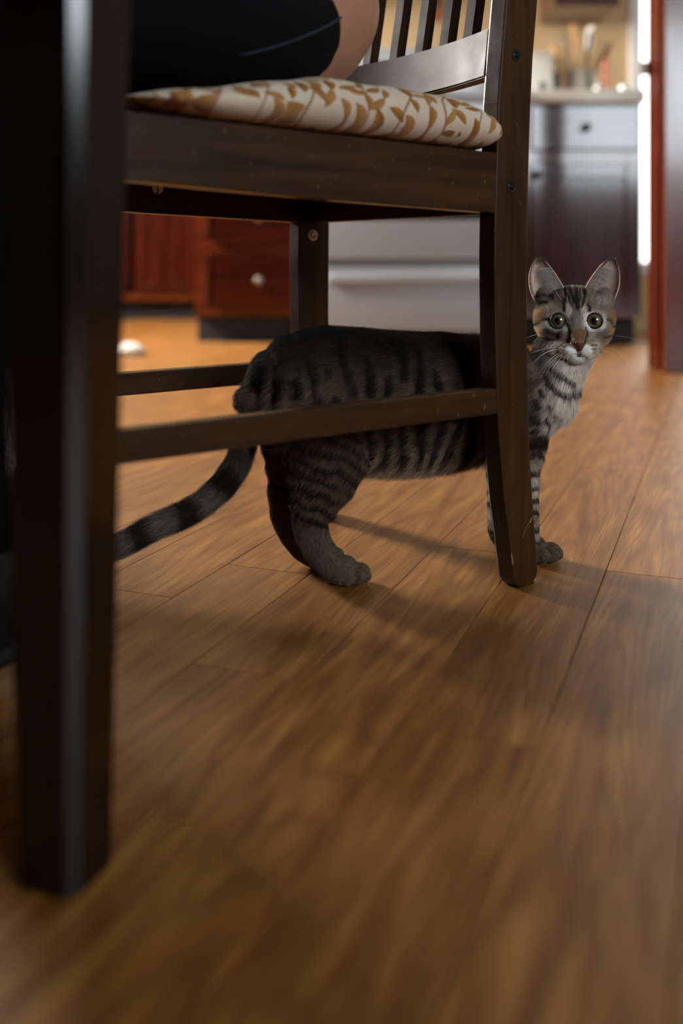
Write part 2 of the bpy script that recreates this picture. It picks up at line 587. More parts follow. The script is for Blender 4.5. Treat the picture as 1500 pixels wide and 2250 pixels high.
YC = 3.60
cabinet('base_cabinet', 0.66, 1.082, YC, 0.62, 'dark cherry base cabinet with drawer and black knob behind the cat',
        doors=[(0.680, 1.075, 0.125, 0.655, 0.70, M_KNOB)], drawers=[(0.680, 1.075, 0.705, 0.865, M_KNOB)])
cabinet('base_cabinet', -0.545, -0.125, 3.70, 0.55, 'cherry drawer cabinet left of the white stove',
        drawers=[(-0.475, -0.135, 0.135, 0.335, M_NICKEL), (-0.475, -0.135, 0.372, 0.56, M_NICKEL), (-0.475, -0.135, 0.60, 0.85, M_NICKEL)])
cabinet('base_cabinet', -1.42, -0.70, 5.05, 0.60, 'far cherry cabinet with a plain door in the alcove left of the drawers',
        doors=[(-1.40, -1.08, 0.14, 0.84, -1.12, None), (-1.04, -0.72, 0.14, 0.84, -1.0, None)])
ct = MB().box((0.652, YC - 0.030, 0.8755), (1.092, WY - 0.002, 0.922), 0.006, 3).build('countertop', M_COUNTER, None, True)
tag(ct, 'pale laminate countertop right of the stove', 'countertop')
ct2 = MB().box((-0.56, 3.67, 0.8755), (-0.125, WY - 0.002, 0.922), 0.006, 3).build('countertop', M_COUNTER, None, True)
tag(ct2, 'pale laminate countertop over the drawers left of the stove', 'countertop')

# stove
st = empty('stove', (0.268, 3.53, 0))
tag(st, 'white enamel stove with bottom drawer seen under the chair', 'stove')
W2 = 0.378
MB().box((-W2, 0.03, 0.04), (W2, 0.66, 0.885), 0.004).build('body', M_ENAMEL, st)
dr = MB().box((-W2, 0.0, 0.055), (W2, 0.03, 0.288), 0.008, 3).build('drawer', M_ENAMEL, st, True)
MB().box((-W2 + 0.06, -0.016, 0.225), (W2 - 0.02, 0.002, 0.262), 0.009, 3).build('drawer_grip', M_ENAMEL, dr, True)
dd = MB().box((-W2, -0.008, 0.310), (W2, 0.03, 0.80), 0.008, 3).build('oven_door', M_ENAMEL, st, True)
MB().box((-0.24, -0.0095, 0.452), (0.24, -0.007, 0.70), 0.001).build('oven_window', M_DARKGLASS, dd)
h = MB()
h.box((-0.30, -0.055, 0.745), (0.30, -0.035, 0.765), 0.008, 3)
h.box((-0.29, -0.04, 0.745), (-0.27, -0.006, 0.765)); h.box((0.27, -0.04, 0.745), (0.29, -0.006, 0.765))
h.build('handle', M_ENAMEL, dd, True)
MB().box((-W2, -0.004, 0.812), (W2, 0.03, 0.886), 0.006, 2).build('control_panel', M_ENAMEL, st, True)
MB().box((-W2, -0.006, 0.887), (W2, 0.66, 0.915), 0.008, 3).build('cooktop', M_ENAMEL, st, True)
bg = MB().box((-W2, 0.60, 0.915), (W2, 0.66, 1.19), 0.012, 3).build('backguard', M_ENAMEL, st, True)
MB().box((-0.14, 0.597, 1.05), (0.14, 0.601, 1.13), 0.001).build('clock_panel', M_DARKGLASS, bg)
for bx_, by_ in ((-0.2, 0.16), (0.2, 0.16), (-0.2, 0.44), (0.2, 0.44)):
    MB().lathe([(0.0, 0.916), (0.09, 0.916), (0.095, 0.922), (0.08, 0.926), (0.0, 0.924)], 24, Matrix.Translation((bx_, by_, 0))).build('burner', M_BLACK, st, True)

# upper cabinets
def upper(x0, x1, z0, z1, label):
    e = empty('wall_cabinet', ((x0 + x1) / 2, WY - 0.33, z0))
    tag(e, label, 'cabinet')
    w = (x1 - x0) / 2
    MB().box((-w, 0.02, 0), (w, 0.328, z1 - z0)).build('body', M_CHERRYH, e)
    MB().box((-w + 0.006, 0.0, 0.012), (w - 0.006, 0.02, z1 - z0 - 0.01), 0.004).build('door', M_CHERRY, e)
upper(0.845, 1.10, 1.315, 2.05, 'cherry wall cabinet above the counter at the top right')
upper(-0.56, -0.125, 1.36, 2.05, 'cherry wall cabinet above the drawer cabinet')

# things on the counter
ZC = 0.9222
M_CROCK = plain('grey_glazed_stoneware', srgb(150, 140, 128), 0.35, var=0.1)
M_WOODU = wood('utensil_wood', srgb(120, 78, 40), srgb(176, 128, 78), 0.6, 2, 1.0)
M_WOODO = wood('utensil_wood_red', srgb(128, 66, 28), srgb(180, 104, 54), 0.55, 2, 1.0)
M_CAN = plain('white_ceramic', srgb(216, 212, 204), 0.3, var=0.03)
NB = NT('clear_glass')
NB.p.inputs['Base Color'].default_value = (0.95, 0.97, 0.97, 1)
NB.p.inputs['Roughness'].default_value = 0.03
NB.p.inputs['Transmission Weight'].default_value = 1.0
M_GLASS = NB.m
crx, cry = 0.925, 3.86
crock = empty('utensil_crock', (crx, cry, ZC)); tag(crock, 'grey stoneware utensil crock on the counter', 'crock')
MB().lathe([(0.0, 0.004), (0.05, 0.0), (0.056, 0.01), (0.058, 0.06), (0.054, 0.108), (0.057, 0.116), (0.053, 0.118), (0.049, 0.108), (0.05, 0.02), (0.0, 0.014)], 32).build('jar', M_CROCK, crock, True)
MB().lathe([(0.0585, 0.075), (0.0605, 0.079), (0.0585, 0.083)], 32).build('rim_band', M_CROCK, crock, True)


def utensil(kind, dx, dy, lx, ly, length, mat, label, hmat=None):
    """stands in the crock, leaning"""
    d = Vector((lx, ly, 1)).normalized()
    q = d.to_track_quat('Z', 'Y').to_matrix().to_4x4()
    e = empty(kind, (crx + dx, cry + dy, ZC + 0.024))
    tag(e, label, 'utensil', 'kitchen utensils in the crock')
    e.rotation_euler = q.to_euler()
    MB().limb([((0, 0, 0.0), 0.006, 0.006), ((0, 0, length * 0.45), 0.0055, 0.007), ((0, 0, length * 0.72), 0.006, 0.007)], (1, 0, 0), 10).build('handle', hmat or mat, e, True)
    z0 = length * 0.70
    if 'spoon' in kind or 'ladle' in kind:
        MB().ball((0, -0.004, z0 + 0.035), (0.027, 0.010, 0.042), 20).build('bowl', mat, e, True)
    elif 'whisk' in kind:
        for a in range(5):
            an = a * math.pi / 5
            pts = [(0.028 * math.sin(math.pi * t) * math.cos(an) * s, 0.028 * math.sin(math.pi * t) * math.sin(an) * s, z0 + 0.10 * math.sin(math.pi * t / 2 * 1.0)) for s in (1,) for t in np.linspace(0, 1, 12)]
            link('wire', tube_mesh('wire', pts, 0.0013, 0.0013), mat, e)
    else:
        MB().box((-0.028, -0.004, z0), (0.028, 0.002, z0 + 0.085), 0.0035, 2).build('blade', mat, e, True)

utensil('wooden_spoon', -0.022, 0.0, -0.42, 0.05, 0.215, M_WOODU, 'wooden spoon leaning far left in the crock')
utensil('wire_whisk', -0.012, 0.01, -0.22, 0.1, 0.22, M_BLACK, 'dark whisk left of centre in the crock')
utensil('wooden_spatula', -0.004, -0.012, -0.10, 0.0, 0.27, M_WOODU, 'tall wooden spatula in the middle of the crock')
utensil('slotted_turner', 0.008, -0.016, 0.10, -0.04, 0.225, M_BLACK, 'black turner right of centre in the crock')
utensil('wooden_spoon', 0.020, 0.0, 0.46, 0.02, 0.225, M_WOODO, 'reddish wooden spoon leaning far right in the crock')
utensil('rubber_scraper', 0.012, 0.018, 0.13, 0.03, 0.275, M_CAN, 'white scraper standing tallest in the crock', M_WOODU)
utensil('wooden_fork', 0.018, -0.008, 0.30, -0.05, 0.20, M_BLACK, 'dark turner leaning right in the crock', M_WOODO)

can = empty('canister', (0.755, 3.84, ZC)); tag(can, 'white square canister with a dark mark beside the chair post', 'canister')
MB().box((-0.065, -0.05, 0), (0.052, 0.05, 0.16), 0.008, 3).build('body', M_CAN, can, True)
MB().box((-0.066, -0.051, 0.162), (0.053, 0.051, 0.178), 0.006, 3).build('lid', M_CAN, can, True)
MB().ball((0.012, -0.0505, 0.05), (0.013, 0.0015, 0.016), 16).build('mark', M_BLACK, can, True)
bx_ = MB().box((0.822, 3.90, ZC), (0.858, 3.98, ZC + 0.125), 0.006, 2).build('shade_block', plain('shade_block_dark', srgb(88, 80, 72), 0.45), None, True)  # dark box added as the shade right of the canister
tag(bx_, 'shade put in as a dark tin between the white canister and the crock', 'tin')
for gx, lab in ((0.950, 'round clear glass shaker on the counter edge under the utensils'), (1.040, 'round clear glass shaker at the right end of the counter')):
    g = empty('glass_shaker', (gx, 3.67, ZC)); tag(g, lab, 'shaker', 'glass shakers on the counter')
    MB().lathe([(0.0, 0.001), (0.012, 0.0), (0.019, 0.008), (0.021, 0.02), (0.016, 0.031), (0.011, 0.034), (0.0, 0.0345)], 24).build('glass_body', M_GLASS, g, True)
    MB().lathe([(0.0115, 0.0342), (0.0115, 0.041), (0.008, 0.046), (0.0, 0.0475)], 24).build('cap', M_NICKEL, g, True)
rb = empty('dish_brush', (1.075, 4.05, ZC)); tag(rb, 'small red handled brush standing at the counter end', 'brush')
MB().lathe([(0.0, 0.0), (0.016, 0.0), (0.018, 0.03), (0.007, 0.05), (0.006, 0.17), (0.010, 0.21), (0.0, 0.22)], 16).build('handle', plain('red_plastic', srgb(176, 60, 40), 0.4), rb, True)
MB().lathe([(0.0155, 0.001), (0.0205, 0.004), (0.0205, 0.02), (0.0165, 0.026)], 16).build('bristle', M_CAN, rb, True)
# wooden hook on the wall seen through the chair back
pm = empty('wall_hook', (0.405, WY - 0.001, 1.40)); tag(pm, 'round dark wooden hook on the tan wall seen between chair slats', 'hook')
MB().lathe([(0.0, 0.0), (0.022, 0.0), (0.020, 0.008), (0.008, 0.012), (0.008, 0.03), (0.016, 0.036), (0.015, 0.046), (0.0, 0.05)], 20, Matrix.Rotation(R(90), 4, 'X')).build('knob', plain('hook_wood', srgb(70, 38, 18), 0.4), pm, True)
MB().box((-0.03, -0.0105, -0.075), (0.03, 0.0, 0.05), 0.003).build('back_plate', M_WOODO, pm)

# kitchen ceiling lamp
lamp = empty('ceiling_lamp', (0.1, 3.0, 2.45)); tag(lamp, 'round frosted kitchen ceiling lamp', 'lamp')
MB().lathe([(0.0, -0.001), (0.17, -0.001), (0.17, -0.03), (0.0, -0.03)], 32).build('base', M_WHITE, lamp, True)
MB().lathe([(0.155, -0.031), (0.15, -0.06), (0.10, -0.085), (0.0, -0.095)], 32).build('lamp_shade', emitter('lamp_glow', (1.0, 0.78, 0.5, 1), LAMP_W), lamp, True)

# scrap on the floor beyond the chair
def crumple(name, c, r, seed, mat, label, cat):
    rg = np.random.default_rng(seed)
    bm = bmesh.new()
    bmesh.ops.create_icosphere(bm, subdivisions=3, radius=1.0)
    dirs = rg.normal(size=(14, 3)); dirs /= np.linalg.norm(dirs, axis=1)[:, None]
    for v in bm.verts:
        d = np.array(v.co)
        k = np.max(dirs @ d)
        s = 0.7 + 0.45 * k
        v.co = Vector((d[0] * r[0] * s, d[1] * r[1] * s, max(-r[2] * 0.55, d[2] * r[2] * s)))
    me = bpy.data.meshes.new(name); bm.to_mesh(me); bm.free()
    o = link(name, me, mat); o.location = (c[0], c[1], c[2] + r[2] * 0.55)
    return tag(o, label, cat)
crumple('paper_scrap', (-0.70, 3.24, 0.0005), (0.055, 0.04, 0.026), 3, M_CAN, 'crumpled white paper on the kitchen floor beside the table leg', 'paper')

# ------------------------------------------------------------------ dining chair
CH_LOC, CH_RZ = (0.145, 0.94, 0.0), R(36.87)
CHM = Matrix.Translation(CH_LOC) @ Matrix.Rotation(CH_RZ, 4, 'Z')


def chair_wood(axis, rough=0.20, spec=0.27):
    """dark walnut stain, worn pale at the edges, with a few scratches"""
    t = NT('dark_walnut_stain')
    sc_ = [70, 70, 70]; sc_[axis] = 5
    co = t.coord()
    a = t.noise(t.mapping(co, tuple(sc_)), 1.0, 3, 0.6, 0.5)
    b = t.noise(co, 26, 2, 0.6)
    col = t.ramp(a, [(0.3, srgb(34, 21, 11)), (0.7, srgb(66, 45, 26))])
    col = t.mix(t.ramp(b, [(0.45, (0, 0, 0, 1)), (0.75, (0.5, 0.5, 0.5, 1))]), col, srgb(48, 29, 16))
    sp = t.noise(t.mapping(co, (1, 1, 0.35)), 420, 2, 0.5)
    geo = t.n('ShaderNodeNewGeometry')
    speck = t.ramp(sp, [(0.71, (0, 0, 0, 1)), (0.75, (1, 1, 1, 1))])
    col = t.mix(t.math('MULTIPLY', speck, 0.3), col, srgb(170, 150, 128))
    t.lk(col, t.p.inputs['Base Color'])
    t.lk(t.math('ADD', t.math('MULTIPLY', b, 0.26), rough), t.p.inputs['Roughness'])
    t.p.inputs['Specular IOR Level'].default_value = spec
    t.bump(b, 0.06, 0.001)
    return t.m

M_CHAIR, M_CHAIRY, M_CHAIRZ = chair_wood(0), chair_wood(1, 0.36, 0.18), chair_wood(2)
M_SCRATCH = plain('bare_wood_scratch', srgb(176, 150, 120), 0.7)
M_BOLT = plain('blackened_bolt', srgb(16, 20, 20), 0.25, metal=0.7)
M_HOLESHADE = plain('bolt_hole_shade', srgb(6, 5, 4), 0.8)  # shade inside the bolt holes painted as near black discs
M_STICK = plain('paper_sticker', srgb(246, 242, 234), 0.7, var=0.02)
M_PRINT = plain('sticker_print', srgb(20, 18, 16), 0.7)

chair = empty('dining_chair', CH_LOC, CH_RZ)
tag(chair, 'dark walnut stained dining chair with slatted back and leaf print cushion', 'chair')

# rear leg side profile (front edge x, back edge x, z), sabre foot below, raked back above
prof = [(0.0275, 0.0600, 0.0), (0.0225, 0.0575, 0.030), (0.0180, 0.0545, 0.058), (0.0135, 0.0520, 0.083), (0.0100, 0.0495, 0.108),
        (0.0055, 0.0470, 0.148), (0.0020, 0.0450, 0.200), (0.0, 0.0435, 0.250), (-0.001, 0.0440, 0.320), (0.0, 0.0445, 0.363),
        (0.0045, 0.0490, 0.467), (0.0097, 0.0525, 0.516), (0.0155, 0.0585, 0.567), (0.035, 0.0770, 0.70), (0.060, 0.098, 0.83), (0.082, 0.116, 0.93)]
poly = [(p[0], p[2]) for p in prof] + [(p[1], p[2]) for p in prof[::-1]]
foot = [(0.0275 + 0.006, 0.0), (0.0245, 0.012)]
poly[0] = (0.0335, 0.0006); poly.insert(1, (0.0262, 0.0085))
poly[-1] = (0.0545, 0.0006); poly.insert(len(poly) - 1, (0.0590, 0.012))
LT = 0.021
CW = 0.347            # overall width at the back


def tint(o, lab):
    o['label'] = lab
    return o

legn = MB().prism(poly, 0.0, LT, 0.0016, 2).build('leg', M_CHAIRZ, chair)
legf = MB().prism(poly, CW - LT, CW, 0.0016, 2).build('leg', M_CHAIRZ, chair)
# front legs: straight, gently tapered
for y0 in (0.0, CW - LT):
    y1 = y0 + LT
    p = [(-0.395, 0.4262), (-0.395, 0.30), (-0.403, 0.0006), (-0.430, 0.0006), (-0.436, 0.30), (-0.436, 0.4262)]
    MB().prism(p, y0 - 0.006, y1 + 0.006, 0.0016, 2).build('leg', M_CHAIRZ, chair)
# rails
ZR0, ZR1 = 0.3617, 0.419
RAIL = [(-0.396, 0.3765), (-0.20, 0.3678), (0.004, ZR0), (0.004, ZR1), (-0.20, 0.4222), (-0.396, 0.4258)]      # the seat rises a little to the front
MB().prism(RAIL, 0.0008, 0.0195, 0.0015, 2).build('side_rail', M_CHAIR, chair)
frs = MB().prism(RAIL, CW - 0.0195, CW - 0.0008, 0.0015, 2).build('side_rail', M_CHAIR, chair)
MB().box((-0.424, LT, 0.3775), (-0.405, CW - LT, 0.4262), 0.0015).build('front_rail', M_CHAIRY, chair)
MB().box((0.010, LT, ZR0), (0.030, CW - LT, ZR1), 0.0015).build('back_rail', M_CHAIRY, chair)
MB().prism([(-0.404, 0.4105), (0.009, 0.404), (0.009, 0.4183), (-0.404, 0.4253)], 0.0196, CW - 0.0196).build('seat', M_CHAIR, chair)
# corner blocks under the seat
MB().prism([(-0.02, 0), (0.009, 0), (0.009, 0.03)], 0, 0.03, M=Matrix.Translation((0, 0.02, 0.37))).build('corner_block', M_CHAIR, chair)
# stretchers
MB().box((-0.398, 0.0008, 0.1712), (0.006, 0.0185, 0.1955), 0.0018, 2).build('stretcher', M_CHAIR, chair)
MB().box((-0.398, CW - 0.0185, 0.1712), (0.006, CW - 0.0008, 0.1955), 0.0018, 2).build('stretcher', M_CHAIR, chair)


def bowed(name, z0, z1, x0f, thick, bow, tilt):
    """rail between the rear legs, bowed backwards"""
    n = 16
    V, F = [], []
    for i in range(n + 1):
        f = i / n
        y = LT + (CW - 2 * LT) * f
        b = bow * (1 - (2 * f - 1) ** 2)
        for z, dx in ((z0, 0), (z1, 0)):
            xf = x0f + tilt * (z - z0) + b
            V += [(xf, y, z), (xf + thick, y, z)]
    for i in range(n):
        a, c = 4 * i, 4 * (i + 1)
        F += [(a, a + 2, c + 2, c), (a + 1, c + 1, c + 3, a + 3), (a + 2, a + 3, c + 3, c + 2), (a, c, c + 1, a + 1)]
    F += [(0, 1, 3, 2), (4 * n, 4 * n + 2, 4 * n + 3, 4 * n + 1)]
    bm = bmesh.new()
    vs = [bm.verts.new(v) for v in V]
    for f in F: bm.faces.new([vs[i] for i in f])
    bmesh.ops.recalc_face_normals(bm, faces=bm.faces[:])
    es = [e for e in bm.edges if e.calc_face_angle(0) > 0.6]
    bmesh.ops.bevel(bm, geom=es, offset=0.0015, segments=2, affect='EDGES')
    me = bpy.data.meshes.new(name); bm.to_mesh(me); bm.free()
    me.polygons.foreach_set('use_smooth', [True] * len(me.polygons)); me.set_sharp_from_angle(angle=R(24))
    return link(name, me, M_CHAIRY, chair)

bowed('back_lower_rail', 0.494, 0.5425, 0.0065, 0.019, 0.022, 0.13)
bowed('back_top_rail', 0.865, 0.935, 0.066, 0.019, 0.022, 0.2)
ns = 6
gap = (CW - 2 * LT) / (ns + 1)
for i in range(ns):
    y = LT + gap * (i + 1)
    f = (y - LT) / (CW - 2 * LT)
    b = 0.022 * (1 - (2 * f - 1) ** 2)
    xb, xt = 0.0145 + b, 0.070 + b
    p = [(xb, 0.538), (xb + 0.2 * (xt - xb), 0.60), (xb + 0.55 * (xt - xb), 0.72), (xt, 0.872)]
    pp = p + [(q[0] + 0.0125, q[1]) for q in p[::-1]]
    MB().prism(pp, y - 0.0075, y + 0.0075, 0.0012, 1).build('slat', M_CHAIRZ, chair)


def bolt(x, z, label):
    T = Matrix.Translation((x, -0.0003, z)) @ Matrix.Rotation(R(90), 4, 'X')
    b = MB().lathe([(0.0, -0.0004), (0.0056, -0.0004), (0.0060, 0.0002), (0.0056, 0.0006), (0.0048, 0.0002), (0.0, 0.0001)], 24, T).build('bolt', M_HOLESHADE, legn, True)
    MB().lathe([(0.0, 0.0008), (0.0030, 0.0008), (0.0037, 0.0003), (0.0037, -0.0002)], 20, T).build('bolt_head', M_BOLT, b, True)
    MB().lathe([(0.0, 0.0010), (0.0016, 0.0010), (0.0016, 0.0)], 6, T).build('hex_socket', M_HOLESHADE, b)
bolt(0.0284, 0.514, '')
bolt(0.0215, 0.3877, '')


def sticker(M, r, letter, parent):
    s = MB().lathe([(0.0, 0.0), (r, 0.0), (r, 0.0002), (0.0, 0.0002)], 28, M).build('sticker', M_STICK, parent)
    s['label'] = 'round white paper sticker printed with the letter ' + letter
    fc = bpy.data.curves.new('letter', 'FONT')
    fc.body = letter; fc.size = r * 1.75; fc.align_x = 'CENTER'; fc.align_y = 'CENTER'; fc.extrude = 0.00006; fc.offset = 0.00022
    tmp = bpy.data.objects.new('tmp', fc); COL.objects.link(tmp)
    me = bpy.data.meshes.new_from_object(tmp.evaluated_get(bpy.context.evaluated_depsgraph_get()))
    bpy.data.objects.remove(tmp)
    me.transform(M @ Matrix.Translation((0, 0, 0.0003)))
    me.name = 'letter'
    me.materials.clear()
    return link('letter', me, M_PRINT, s)
# disc axis +z -> local -y (faces the near side)
FACE = Matrix.Rotation(R(90), 4, 'X')
sticker(Matrix.Translation((0.0200, CW - LT - 0.0001, 0.3465)) @ FACE @ Matrix.Rotation(R(40), 4, 'Z'), 0.0068, 'C', legf)
sticker(Matrix.Translation((-0.187, CW - 0.0197, 0.3955)) @ FACE, 0.0068, 'J', frs)
# wear: short pale scratches on the near rear leg and the back rail
def scratch(pts, r, parent):
    link('scratch', tube_mesh('scratch', pts, r, r * 0.4, 5), M_SCRATCH, parent)
scratch([(0.0475, -0.0001, 0.0615), (0.0508, -0.0001, 0.0665)], 0.0006, legn)
scratch([(0.037, -0.00008, 0.0485), (0.042, -0.00008, 0.0570), (0.047, -0.00008, 0.0615)], 0.00022, legn)
scratch([(0.0238, 0.0002, 0.0255), (0.0230, 0.0002, 0.031), (0.0222, 0.0002, 0.036)], 0.0007, legn)
scratch([(0.0560, 0.0001, 0.0055), (0.0530, 0.0001, 0.0035)], 0.0007, legn)

# unseen copy of the chair, added to shade the floor at bottom left
def copy_tree(o, parent=None):
    c = o.copy(); COL.objects.link(c); c.parent = parent
    for ch in list(o.children):
        if not ch.name.startswith(('sticker', 'scratch')): copy_tree(ch, c)      # its own chair carries neither
    return c
shade_chair = copy_tree(chair)
shade_chair.location = Vector(CH_LOC) + Vector((-0.70, 0.35, 0))
tag(shade_chair, 'unseen copy of the dining chair added at the left to shade the floor', 'chair', 'dining chairs at the table')
chair['group'] = 'dining chairs at the table'

# ------------------------------------------------------------------ cushion
def cushion_fabric():
    t = NT('leaf_print_cotton')
    uv = t.n('ShaderNodeUVMap').outputs[0]
    warp = t.n('ShaderNodeTexNoise'); warp.inputs['Scale'].default_value = 14; t.lk(uv, warp.inputs['Vector'])
    wv = t.vmath('ADD', uv, t.vmath('MULTIPLY', t.vmath('SUBTRACT', warp.outputs['Color'], (0.5, 0.5, 0.5)), (0.004, 0.004, 0)))
    layers = []
    out = srgb(204, 192, 176)
    stain = t.noise(uv, 30, 3)
    out = t.mix(t.math('MULTIPLY', stain, 0.5), srgb(214, 202, 186), srgb(176, 160, 142))

    def leaf(vec, cell, ang, L, Wd, seed, thr):
        """scatter of almond leaves: one per jittered cell, turned by its own random angle"""
        vo = t.n('ShaderNodeTexVoronoi', feature='F1'); vo.inputs['Scale'].default_value = 1.0 / cell
        vo.inputs['Randomness'].default_value = 0.75
        vo.voronoi_dimensions = '2D'
        v2 = t.vmath('ADD', vec, (seed, seed * 0.37, 0))
        t.lk(v2, vo.inputs['Vector'])
        d = t.vmath('SUBTRACT', v2, vo.outputs['Position'])
        sp = t.n('ShaderNodeSeparateXYZ'); t.lk(d, sp.inputs[0])
        cs = t.n('ShaderNodeSeparateColor'); t.lk(vo.outputs['Color'], cs.inputs[0])
        a = t.math('ADD', t.math('MULTIPLY', t.math('SUBTRACT', cs.outputs[0], 0.5), 2.6), ang)
        ca, sa = t.math('COSINE', a), t.math('SINE', a)
        lx = t.math('ADD', t.math('MULTIPLY', sp.outputs[0], ca), t.math('MULTIPLY', sp.outputs[1], sa))
        ly = t.math('SUBTRACT', t.math('MULTIPLY', sp.outputs[1], ca), t.math('MULTIPLY', sp.outputs[0], sa))
        u = t.math('DIVIDE', lx, L)
        # half width of the almond: W * (1-u^2) ; pointed ends
        hw = t.math('MULTIPLY', t.math('SUBTRACT', 1.0, t.math('MULTIPLY', u, u)), Wd)
        bend = t.math('MULTIPLY', t.math('MULTIPLY', u, u), Wd * 0.5)
        inside = t.math('SUBTRACT', hw, t.math('ABSOLUTE', t.math('SUBTRACT', ly, bend)))
        m = t.math('MULTIPLY', t.math('GREATER_THAN', inside, 0.0), t.math('GREATER_THAN', cs.outputs[1], thr))
        half = t.math('GREATER_THAN', t.math('SUBTRACT', ly, bend), 0.0)
        return m, half, cs.outputs[2]
    for (cell, ang, L, Wd, seed, thr) in ((0.0270, 1.1, 0.0122, 0.0048, 0.0, 0.05), (0.025, 1.9, 0.0105, 0.0040, 3.1, 0.25), (0.033, 0.3, 0.0128, 0.0044, 7.7, 0.30)):
        m, half, rc = leaf(wv, cell, ang, L, Wd, seed, thr)
        lc = t.mix(half, srgb(158, 104, 44), srgb(122, 74, 28))
        lc = t.mix(t.math('MULTIPLY', rc, 0.7), lc, srgb(176, 138, 88))
        out = t.mix(m, out, lc)
    # thin curling stems
    w = t.n('ShaderNodeTexWave', wave_type='BANDS'); t.lk(wv, w.inputs['Vector'])
    w.inputs['Scale'].default_value = 7.0; w.inputs['Distortion'].default_value = 6.0; w.inputs['Detail'].default_value = 1.0; w.inputs['Detail Scale'].default_value = 1.4
    stem = t.ramp(w.outputs['Fac'], [(0.985, (0, 0, 0, 1)), (0.995, (1, 1, 1, 1))])
    out = t.mix(t.math('MULTIPLY', stem, 0.8), out, srgb(140, 92, 42))
    weave = t.noise(uv, 900, 1)
    t.lk(out, t.p.inputs['Base Color'])
    t.p.inputs['Roughness'].default_value = 0.9
    t.p.inputs['Specular IOR Level'].default_value = 0.2
    t.p.inputs['Sheen Weight'].default_value = 0.15
    t.bump(t.math('ADD', t.math('MULTIPLY', weave, 0.3), stain), 0.15, 0.002)
    return t.m

M_CUSH = cushion_fabric()


def cushion_mesh():
    """closed pad: rounded-rectangle plan, plump at the back, pressed thin at the front"""
    nu, nv = 72, 28
    x0, x1, y0, y1 = -0.378, 0.024, -0.019, 0.366
    cx, cy, hx, hy = (x0 + x1) / 2, (y0 + y1) / 2, (x1 - x0) / 2, (y1 - y0) / 2
    V, F, UV = [], [], []
    rows = 22
    def thick(x, y):
        f = (x - x0) / (x1 - x0)
        plump = 0.047 * (0.03 + 0.97 * min(1, max(0, f / 0.45)) ** 0.75)
        if f > 0.72: plump *= 1 - 0.30 * ((f - 0.72) / 0.28) ** 2
        return plump
    def lift(x):
        f = (x - x0) / (x1 - x0)
        return 0.0008 + 0.0066 * (1 - f) + 0.009 * max(0, 1 - f / 0.20) ** 1.4
    # concentric superellipse rings from centre to rim, top then bottom
    def ring_pts(rad):
        pts = []
        for i in range(nu):
            a = 2 * math.pi * i / nu
            c, s = math.cos(a), math.sin(a)
            k = (abs(c) ** 9 + abs(s) ** 9) ** (-1 / 9)
            pts.append((cx + hx * rad * c * k, cy + hy * rad * s * k))
        return pts
    rads = [0.02, 0.25, 0.5, 0.68, 0.80, 0.86, 0.90, 0.935, 0.962, 0.982, 0.995, 1.0]
    arc = 0
    rings = []
    for r in rads:
        ed = max(0.0, (r - 0.80) / 0.20)
        h = (1 - ed ** 2.4) ** 0.5 if ed < 1 else 0.0
        rings.append((r, 0.5 + 0.5 * h))
    low = [(r, 1 - hh) for r, hh in rings[::-1][1:]]
    for r, hh in rings + low:
        for (x, y) in ring_pts(r):
            t_ = thick(x, y)
            wob = 0.0012 * math.sin(x * 90 + y * 40) * (1 if hh > 0.5 else 0.2)
            z = 0.4195 + lift(x) + t_ * hh + wob * (hh > 0.55)
            V.append((x, y, z))
            UV.append((x + (0.0 if abs(hh - 0.5) < 1e-6 else 0), y - (0.5 - hh) * t_ * -1.0 * 1.3))
    nr = len(rings + low)
    for k in range(nr - 1):
        for i in range(nu):
            j = (i + 1) % nu
            F.append((k * nu + i, k * nu + j, (k + 1) * nu + j, (k + 1) * nu + i))
    F.append(tuple(range(nu))[::-1])
    F.append(tuple(range((nr - 1) * nu, nr * nu)))
    me = mesh_from('cushion', V, F, True)
    uvl = me.uv_layers.new(name='UVMap')
    # fabric coordinates: plan, unrolled down over the edge
    for l in me.loops:
        x, y, z = me.vertices[l.vertex_index].co
        uvl.data[l.index].uv = (x * 1.0 + 1.0, (y + (z - 0.42) * 1.25) + 1.0)
    bm = bmesh.new(); bm.from_mesh(me); bmesh.ops.recalc_face_normals(bm, faces=bm.faces[:]); bm.to_mesh(me); bm.free()
    return me

cu = link('seat_cushion', cushion_mesh(), M_CUSH)
cu.matrix_world = CHM
tag(cu, 'cream seat cushion printed with golden brown leaves on the chair', 'cushion')
sm = cu.modifiers.new('s', 'SUBSURF'); sm.levels = 1; sm.render_levels = 1

# ------------------------------------------------------------------ table
TA = math.atan2(0.3305, -0.9438)
tb = empty('dining_table', (-0.1425, 0.5135, 0.0), TA)       # local x runs along the table to the left, local y towards the viewer's left
tag(tb, 'near black wooden dining table with tapered square legs, one leg filling the left foreground', 'table')
M_TABLE = wood('espresso_stain', srgb(7, 4, 3), srgb(15, 9, 7), 0.16, 2, 0.7, coat=0.0)
M_TABLEH = wood('espresso_stain_level', srgb(7, 4, 3), srgb(16, 9, 7), 0.25, 0, 0.7, coat=0.0)
TL, TWd = 1.25, 0.78


